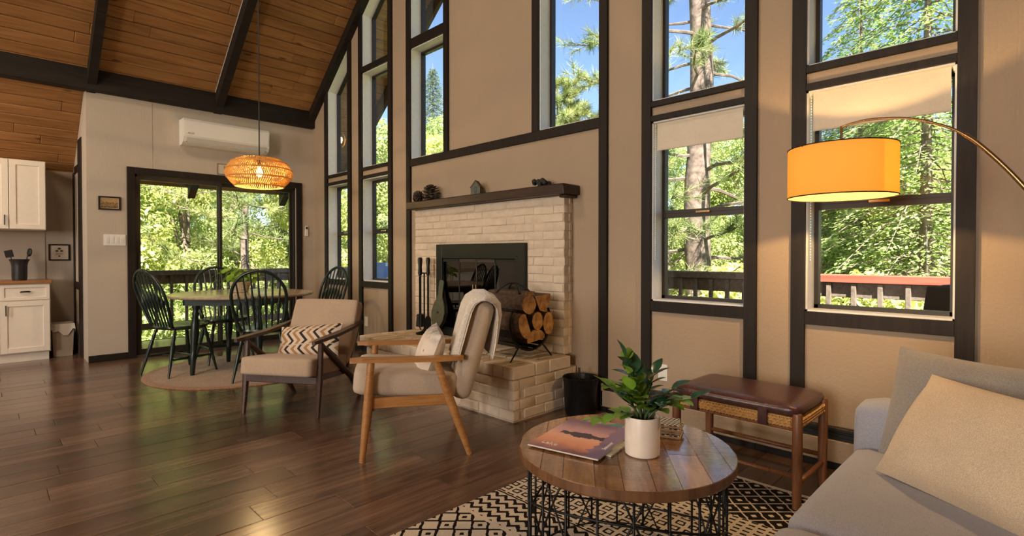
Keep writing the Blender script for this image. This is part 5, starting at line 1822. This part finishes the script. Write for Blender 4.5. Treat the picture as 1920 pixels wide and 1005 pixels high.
# ================================================================== OUTSIDE
# ---- decks and railings
GZ = -1.6
def deck(name, x0, x1, y0, y1, along):
    d = tag(link(name, None, None, ((x0 + x1) / 2, (y0 + y1) / 2, -.06)), kind='structure')
    w = .14
    n = int(((x1 - x0) if along == 'Y' else (y1 - y0)) / w)
    me = None
    for i in range(n):
        if along == 'Y':
            L = (y1 - y0) / 2
            me = me or MB().cbox((.003, -L, -.03), (w - .003, L, 0), .004).mesh('deck_board', M['deck'])
            link('deck_board', me, d, (x0 + i * w - (x0 + x1) / 2, 0, 0))
        else:
            L = (x1 - x0) / 2
            me = me or MB().cbox((-L, .003, -.03), (L, w - .003, 0), .004).mesh('deck_board', M['deck'])
            link('deck_board', me, d, (0, y0 + i * w - (y0 + y1) / 2, 0))
    MB().box((x0 - (x0 + x1) / 2, y0 - (y0 + y1) / 2, -.20), (x1 - (x0 + x1) / 2, y1 - (y0 + y1) / 2, -.035)).build('deck_joist', M['rail'], d)
deck('floor_deck_side', -1.85, -.17, -2.6, 2.25, 'Y')
deck('floor_deck_front', -.16, 10.0, .18, 2.25, 'X')
def railing(label, p0, p1, top=.95, bal=.14, mat=None, posts=()):
    p0, p1 = Vector((*p0, 0)), Vector((*p1, 0))
    L = (p1 - p0).length
    rz = math.atan2(p1.y - p0.y, p1.x - p0.x)
    r = thing('deck_railing', label, 'railing', (p0 + p1) / 2, rz, 'deck railings')
    MB().cbox((-L / 2, -.07, top - .04), (L / 2, .07, top + .03), .005).build('cap_rail', mat or M['rail'], r)
    MB().cbox((-L / 2, -.02, top - .17), (L / 2, .02, top - .041), .004).build('top_rail', M['rail'], r)
    MB().cbox((-L / 2, -.02, .10), (L / 2, .02, .19), .004).build('bottom_rail', M['rail'], r)
    me = MB().cbox((-.019, -.055, .06), (.019, -.0205, top - .045), .003).mesh('baluster', M['rail'])
    n = int(L / bal)
    for i in range(n):
        link('baluster', me, r, (-L / 2 + (i + .5) * L / n, 0, 0))
    for q in (-L / 2 + .05, 0, L / 2 - .05):
        MB().cbox((q - .045, .021, -.06), (q + .045, .069, top - .041), .004).build('post', M['rail'], r)
    return r
railing('weathered deck railing seen through the sliding glass door', (-1.75, -2.6), (-1.75, 2.0), .915, .19)
railing('brown deck railing seen through the window with the pine trunk', (-1.7, 2.1), (5.45, 2.1), .965, .17)
railing('red topped deck railing behind the window beside the arc lamp', (5.46, 2.1), (9.9, 2.1), .965, .19, M['red_rail'])
# blue covered grill, and a dark mesh patio chair
gr = thing('covered_grill', 'blue tarpaulin covered grill standing on the deck outside narrow window', 'grill cover', (-.55, 1.45, -.058))
MB().prism([(-.36, 0), (.36, 0), (.36, .74), (.30, .80), (.05, 1.10), (-.05, 1.10), (-.30, .80), (-.36, .74)], -.28, .28).build('tarpaulin', plain('blue_tarp', (.16, .27, .46), .45, noise=.2, scale=5, bmp=.3), gr)
MB().tube([(-.37, -.29, .74), (.37, -.29, .74), (.37, .29, .74), (-.37, .29, .74)], .012, 6, closed=True).build('tie_cord', M['black'], gr)
pc = thing('patio_chair', 'dark mesh patio chair on the deck behind the right window', 'chair', (7.13, 1.25, -.058), R(150))
pc.scale = (1.08,) * 3
fr = MB()
fr.tube(smooth_path([(-.24, .20, .0), (-.25, .18, .42), (-.24, .26, .72), (-.17, .30, .93), (.17, .30, .93), (.24, .26, .72), (.25, .18, .42), (.24, .20, 0)]), .014, 8)
fr.build('chair_frame', M['black'], pc, smooth=True)
for s in (-1, 1):
    MB().tube([(s * .24, -.24, 0), (s * .24, -.22, .42), (s * .24, .18, .40)], .013, 8).build('leg', M['black'], pc)
MB().rbox((-.235, -.23, .40), (.235, .19, .425), .012, 4).build('seat', M['soot'], pc)
MB().prism([(-.23, .45), (.23, .45), (.22, .72), (.16, .91), (-.16, .91), (-.22, .72)], .235, .25, T=TR((0, -.06, .11), (R(-12), 0, 0))).build('back_mesh', M['soot'], pc)
LANX, LANZ = .233, 2.80
# caged lamp hanging under the eave
el = thing('caged_lantern', 'small lit caged lantern hanging under the eave outside narrow window', 'lantern', (LANX, .30, LANZ))
MB().tube([(0, 0, .10), (0, 0, roofz(LANX) - LANZ)], .004, 6).build('cord', M['black'], el)
MB().lathe([(0, .05), (.03, .03), (.035, 0), (.02, -.04), (0, -.05)], 14).build('bulb', emitter('lantern_bulb', (1.0, .60, .25), 6.0), el, smooth=True)
cg = MB()
for k in range(6):
    a = PI * k / 6
    cg.tube([(.07 * math.sin(q) * math.cos(a), .07 * math.sin(q) * math.sin(a), .11 * math.cos(q)) for q in np.linspace(0, 2 * PI, 18)[:-1]], .0025, 4, closed=True)
cg.build('cage', M['brass'], el)

# ---- ground
def ground():
    n = 48
    vs, fs = [], []
    xs = np.linspace(-60, 70, n + 1)
    ys = np.linspace(-40, 90, n + 1)
    for i in range(n + 1):
        for j in range(n + 1):
            vs.append((xs[i], ys[j], gz(xs[i], ys[j])))
    for i in range(n):
        for j in range(n):
            a = i * (n + 1) + j
            fs.append((a, a + n + 1, a + n + 2, a + 1))
    m, nt, b = new_mat('forest_floor')
    v = coords(nt)
    n_ = N(nt, 'ShaderNodeTexNoise', Scale=2.2, Detail=6.0)
    nt.links.new(v, n_.inputs['Vector'])
    r = ramp(nt, n_.outputs[0], [(.3, (.10, .075, .04)), (.5, (.14, .15, .05)), (.7, (.18, .24, .06))])
    nt.links.new(r.outputs[0], b.inputs['Base Color'])
    b.inputs['Roughness'].default_value = .95
    tag(MB().add(vs, fs).build('ground', m, smooth=True), kind='structure')
def gz(x, y):
    d = max(0, math.hypot(min(0, x + 2) if x < -2 else max(0, x - 10), max(0, y - 3)) - 2)
    return GZ + .10 * d + .25 * math.sin(x * .31) * math.cos(y * .27)
ground()

# ---- trees: a few built whole, the rest copies of them
def leaf_cloud(rr, centers, n, size, up=.4):
    """n small folded leaf cards scattered round the centres [(x,y,z,r)]."""
    b_v, b_f = [], []
    w = np.array([c[3] ** 2 for c in centers]); w = w / w.sum()
    rs = np.random.RandomState(rr.randint(0, 10 ** 6))
    pick = rs.choice(len(centers), n, p=w)
    ctr = np.array(centers)[pick]
    d = rs.normal(size=(n, 3)); d /= np.linalg.norm(d, axis=1)[:, None]
    rad = ctr[:, 3] * rs.uniform(.45, 1.0, n) ** .5
    p = ctr[:, :3] + d * rad[:, None] * np.array([1, 1, .75])
    nr = d * .8 + rs.normal(size=(n, 3)) * .6 + np.array([0, 0, up])
    nr /= np.linalg.norm(nr, axis=1)[:, None]
    t = np.cross(nr, rs.normal(size=(n, 3))); t /= np.linalg.norm(t, axis=1)[:, None]
    s = np.cross(nr, t)
    sz = size * rs.uniform(.6, 1.3, n)
    q = np.stack([p - t * sz[:, None], p + s * sz[:, None] * .5 + nr * sz[:, None] * .12, p + t * sz[:, None], p - s * sz[:, None] * .5 + nr * sz[:, None] * .12], 1)
    return q.reshape(-1, 3)
def cards(name, q, mat, parent=None):
    me = bpy.data.meshes.new(name)
    nq = len(q) // 4
    me.vertices.add(len(q)); me.vertices.foreach_set('co', np.asarray(q, np.float32).ravel())
    me.loops.add(len(q)); me.loops.foreach_set('vertex_index', np.arange(len(q), dtype=np.int32))
    me.polygons.add(nq); me.polygons.foreach_set('loop_start', np.arange(0, len(q), 4, dtype=np.int32))
    me.materials.append(mat)
    me.update(calc_edges=True)
    return tag(link(name, me, parent), kind='stuff')
bark = plain('pine_bark', (.19, .145, .12), .95, noise=.55, scale=9, bmp=1.0)
M['leaf_lime'] = leafmat('lime_leaves', (.42, .50, .11), (.74, .74, .32), .4, .5, .7)
M['leaf_mid'] = leafmat('mid_green_leaves', (.28, .40, .11), (.58, .64, .26), .4, .5, .7)
M['needle'] = leafmat('pine_needles', (.16, .25, .08), (.46, .50, .20), .3, .5, .6)
M['fir'] = leafmat('fir_needles', (.12, .21, .09), (.32, .42, .18), .25, .5, .8)
M['cedar'] = leafmat('cedar_sprays', (.22, .38, .10), (.56, .66, .26), .35, .5, .8)

def broadleaf(name, label, H, Rad, n, mat, seed, group):
    rr = random.Random(seed)
    t = thing(name, label, 'tree' if H > 3 else 'shrub', (0, 0, 0), 0, group)
    tr = MB().tube([(0, 0, -.3), (.05, .03, H * .3), (-.05, .06, H * .55), (0, 0, H * .8)], [.05 * H ** .8, .04 * H ** .8, .025 * H ** .8, .01 * H ** .8], 8)
    cen = []
    for k in range(int(10 + H * 4)):
        a = rr.uniform(0, 2 * PI); z = rr.uniform(.12, 1.0) * H
        pr = Rad * (math.sin(PI * min(1, max(.12, z / H * .9 + .08))) ** .6) * rr.uniform(.2, 1)
        c = (pr * math.cos(a), pr * math.sin(a), z, Rad * rr.uniform(.22, .42))
        cen.append(c)
        if k % 3 == 0: tr.tube([(0, 0, z * .55), (c[0] * .5, c[1] * .5, z * .85), c[:3]], [.018 * H ** .6, .012 * H ** .6, .005], 5)
    tr.build('trunk', bark, t, smooth=True)
    cards('foliage', leaf_cloud(rr, cen, n, .052 if H > 3 else .04), mat, t)
    return t
def needle_tufts(rr, tips, per, ln, wd):
    rs = np.random.RandomState(rr.randint(0, 10 ** 6))
    T_ = np.array(tips)
    n = len(T_) * per
    c = np.repeat(T_[:, :3], per, 0); ax = np.repeat(T_[:, 3:6], per, 0)
    c = c - ax * rs.uniform(0, .12, n)[:, None]
    d = ax * .75 + rs.normal(size=(n, 3)) * .62
    d /= np.linalg.norm(d, axis=1)[:, None]
    s = np.cross(d, rs.normal(size=(n, 3))); s /= np.linalg.norm(s, axis=1)[:, None]
    L = ln * rs.uniform(.7, 1.15, n)
    q = np.stack([c - s * wd, c + s * wd, c + d * L[:, None] + s * wd * .3, c + d * L[:, None] - s * wd * .3], 1)
    return q.reshape(-1, 3)
def pine(label, H, r0, z0, nb, blen, seed, group=None, per=34, lean=0, taper=.82):
    rr = random.Random(seed)
    t = thing('pine_tree', label, 'tree', (0, 0, 0), 0, group)
    tk = MB()
    zs = np.linspace(-.6, H, 30)
    tk.tube([(lean * z + .03 * math.sin(z * 1.3), .03 * math.cos(z), z) for z in zs], [r0 * (1 - taper * max(0, z) / H) * (1 + .06 * rr.uniform(-1, 1)) for z in zs], 14)
    tk.build('trunk', bark, t, smooth=True)
    br, tips = MB(), []
    for k in range(nb):
        z = z0 + (H - z0) * ((k + rr.random()) / nb)
        a = k * 2.4 + rr.uniform(-.5, .5)
        L = blen * (1 - .65 * (z - z0) / (H - z0)) * rr.uniform(.7, 1.15)
        dz = rr.uniform(-.35, .15) * L
        pts = []
        for q in np.linspace(0, 1, 6):
            pts.append(Vector((L * q * math.cos(a + .25 * q), L * q * math.sin(a + .25 * q), z + dz * q + .18 * L * q * q + rr.uniform(-.02, .02) * L)))
        br.tube(pts, [r0 * .17 * (1 - .85 * q) * (L / blen) ** .5 for q in np.linspace(0, 1, 6)], 5)
        for m in range(int(6 + L * 4)):
            q = rr.uniform(.35, 1.0)
            i = min(4, int(q * 5)); p = pts[i].lerp(pts[i + 1], q * 5 - i)
            sd = Vector((rr.uniform(-1, 1), rr.uniform(-1, 1), rr.uniform(-.3, .7))).normalized()
            e = p + (sd * .8 + (pts[5] - pts[0]).normalized() * .7) * rr.uniform(.12, .42)
            br.tube([p, e], [.010, .005], 3, cap=False)
            ax = (e - p).normalized()
            tips.append((*e, *ax))
            tips.append((*(p.lerp(e, .6)), *ax))
    br.build('branches', bark, t)
    cards('needles', needle_tufts(rr, tips, per, .19, .0045), M['needle'], t)
    return t
def conifer(label, H, Rad, seed, mat, group, droop=.35, n=240, cat='tree'):
    rr = random.Random(seed)
    rs = np.random.RandomState(seed)
    t = thing('conifer', label, cat, (0, 0, 0), 0, group)
    MB().tube([(0, 0, -.3), (0, 0, H)], [.013 * H, .004], 8).build('trunk', bark, t, smooth=True)
    qs = []
    br = MB()
    for k in range(n):
        f = (k + rr.random()) / n
        z = H * (.06 + .92 * f)
        L = Rad * (1 - f) ** .8 * rr.uniform(.75, 1.1) + .12
        a = k * 2.39996
        u = Vector((math.cos(a), math.sin(a), 0)); s = Vector((-u.y, u.x, 0))
        br.tube([(0, 0, z), tuple(u * L * .5 + Vector((0, 0, z - .1 * L))), tuple(u * L + Vector((0, 0, z - droop * L)))], [.014, .010, .004], 3, cap=False)
        m = int(26 + 70 * L)
        for j in range(m):
            q = rr.uniform(.15, 1.0)
            c = u * L * q + s * rr.uniform(-.30, .30) * L * (1.1 - q) + Vector((0, 0, z - droop * L * q * q + rr.uniform(-.10, .02)))
            d = (u * .8 + s * rr.uniform(-.9, .9) + Vector((0, 0, -.5 * rr.random()))).normalized()
            w = d.cross(Vector((rr.uniform(-.4, .4), rr.uniform(-.4, .4), 1))).normalized()
            l_ = rr.uniform(.05, .12)
            qs += [c - w * .008, c + d * l_ * .5 - w * .017, c + d * l_, c + d * l_ * .5 + w * .017]
    br.build('branches', bark, t)
    cards('foliage', [tuple(v) for v in qs], mat, t)
    return t

big = pine('tall pine with a thick pale trunk beyond the deck railing', 13.0, .27, 2.0, 64, 2.7, 5, per=34, taper=.45)
big.location = (2.53, 6.6, gz(2.53, 6.6))
pine2 = pine('slender pine with a thin trunk beyond the sliding glass door', 9.0, .10, 1.2, 40, 1.9, 8, per=26)
pine2.location = (-7.6, 1.35, gz(-7.6, 1.35))
oakA = broadleaf('leafy_tree', 'broad lime green tree', 5.4, 2.1, 26000, M['leaf_lime'], 3, 'leafy trees around the house')
oakB = broadleaf('leafy_tree', 'broad mid green tree', 6.2, 2.3, 26000, M['leaf_mid'], 4, 'leafy trees around the house')
bushA = broadleaf('shrub', 'lime green shrub', 1.9, 1.15, 8000, M['leaf_lime'], 5, 'shrubs below the deck')
bushB = broadleaf('shrub', 'mid green shrub', 1.7, 1.1, 8000, M['leaf_mid'], 6, 'shrubs below the deck')
fir = conifer('pointed dark fir far beyond the tall narrow window', 11.0, 3.1, 7, M['fir'], 'conifers around the house', .3, 420)
ced = conifer('feathery green cedar beyond the right window', 8.5, 2.2, 9, M['cedar'], 'conifers around the house', .45, 230)
index_kids()
def put(o, x, y, label=None, s=1.0, rz=0.0, dz=0.0, first=False, group=None):
    c = o if first else dup(o, label, (0, 0, 0), 0, group)
    c.location = (x, y, gz(x, y) + dz)
    c.rotation_euler = (0, 0, rz)
    c.scale = (s, s, s)
    if label: c['label'] = label
    return c
def at(px, d):
    q = CAM + FV * d + RV * ((px - 960) / 998 * d)
    return q.x, q.y
put(fir, *at(812, 26), first=True, s=1.0)
put(ced, *at(1735, 9.4), first=True, s=1.25)
put(ced, *at(1560, 13.5), 'second feathery cedar further back in the arc lamp window', .85, 1.3)
put(fir, *at(770, 22), 'smaller dark fir left of the pointed fir', .62, 1.1)
put(fir, *at(1490, 21), 'dark fir deep between the two right windows', .62, 2.0)
put(ced, *at(530, 13.5), 'feathery cedar at the right half of the sliding door view', .8, .6)
put(ced, *at(330, 14.5), 'feathery cedar at the left half of the sliding door view', .85, 2.2)
pine3 = pine('young pine with round needle tufts beyond the middle high window', 6.9, .08, 2.6, 60, 1.5, 31, per=90)
put(pine3, *at(1046, 14), first=True, rz=1.9)
pine4 = dup(pine2, 'pine whose branch tips show at the top of middle high window', (0, 0, 0), .4)
put(pine4, *at(1165, 9), first=True, s=.9, rz=.4)
spots = [(-5.2, -2.4), (-5.6, -.2), (-5.0, 2.2), (-8.2, -3.4), (-8.6, .2), (-8.4, 3.0), (-12.5, -4.2), (-13, -.4), (-12.5, 2.6), (-13.5, 6.5),
         (-6.2, 5.2), (-3.6, 6.8), (-7.2, 8.4), (-4.6, 10.6), (-1.6, 9.8), (-9.0, 12.5), (-5.5, 15.5), (-1.0, 14.0), (2.2, 12.5), (5.0, 11.2), (7.2, 12.6), (9.6, 15.2), (4.4, 16.0), (12.4, 13.5), (0.8, 17.5)]
words_ = ['left sliding glass', 'sliding door mullion', 'right sliding glass', 'narrow windows', 'fireplace wall', 'trunk window', 'arc lamp window']
def where(x, y):
    px = math.degrees(math.atan2((Vector((x, y, 0)) - CAM).dot(RV), (Vector((x, y, 0)) - CAM).dot(FV)))
    for lim, w in zip((-31, -27, -21, -9, 9, 24, 90), words_):
        if px < lim: return w
for q in ((1250, 15), (1335, 17.5), (1425, 15.5), (1560, 16), (1650, 18), (1745, 16.5), (1030, 17), (825, 16), (700, 14)):
    spots.append(at(*q))
put(pine2, *at(463, 10.3), 'thin trunked pine close to the right sliding glass', s=1.0)
put(ced, *at(1610, 12.2), 'feathery cedar with a broad crown left in the arc lamp window', 1.15, 2.9)
put(oakA, *at(806, 19.5), 'tall lime leafy tree below the pointed fir in the high window', s=1.08, rz=.7)
put(oakB, *at(845, 21), 'mid green leafy tree right of the pointed fir in the high window', s=1.1, rz=2.7)
used_l = {}
def ordinal(k): return ['nearest', 'second', 'third', 'fourth', 'fifth', 'sixth', 'seventh', 'eighth', 'ninth', 'tenth', 'eleventh', 'twelfth', 'thirteenth', 'fourteenth', 'fifteenth', 'sixteenth'][k]
rr = random.Random(77)
plan = []
for i, (x, y) in enumerate(spots):
    s = rr.uniform(.78, 1.0)
    d = math.hypot(x - CAM.x, y - CAM.y)
    # crowns stay below the band of sky that the high windows show
    plan.append(('tree', i % 2, x, y, s, d))
bush = []
for k in range(46):
    if k < 16: x, y = rr.uniform(-4.6, -2.6), rr.uniform(-3.4, 4.5)
    else: x, y = rr.uniform(-3.5, 10.5), rr.uniform(3.2, 8.2)
    if abs(x - 2.53) < .9 and y < 6.6: continue
    bush.append((x, y))
for i, (x, y) in enumerate(bush):
    plan.append(('shrub', i % 2, x, y, rr.uniform(.75, 1.25), math.hypot(x - CAM.x, y - CAM.y)))
plan.sort(key=lambda t: t[5])
firsts = set()
for kind, k, x, y, s, d in plan:
    w = where(x, y)
    src = {('tree', 0): oakA, ('tree', 1): oakB, ('shrub', 0): bushA, ('shrub', 1): bushB}[(kind, k)]
    col = ('lime green', 'mid green')[k]
    key = (kind, k, w)
    used_l[key] = used_l.get(key, -1) + 1
    noun = 'leafy tree' if kind == 'tree' else 'shrub'
    lab = '%s %s beyond the %s, %s in line there' % (col, noun, w, ordinal(min(15, used_l[key])))
    put(src, x, y, lab, s, rr.uniform(0, 6.28), first=src.name not in firsts)
    firsts.add(src.name)
# everything that was built for copying is now placed
texts_to_mesh()
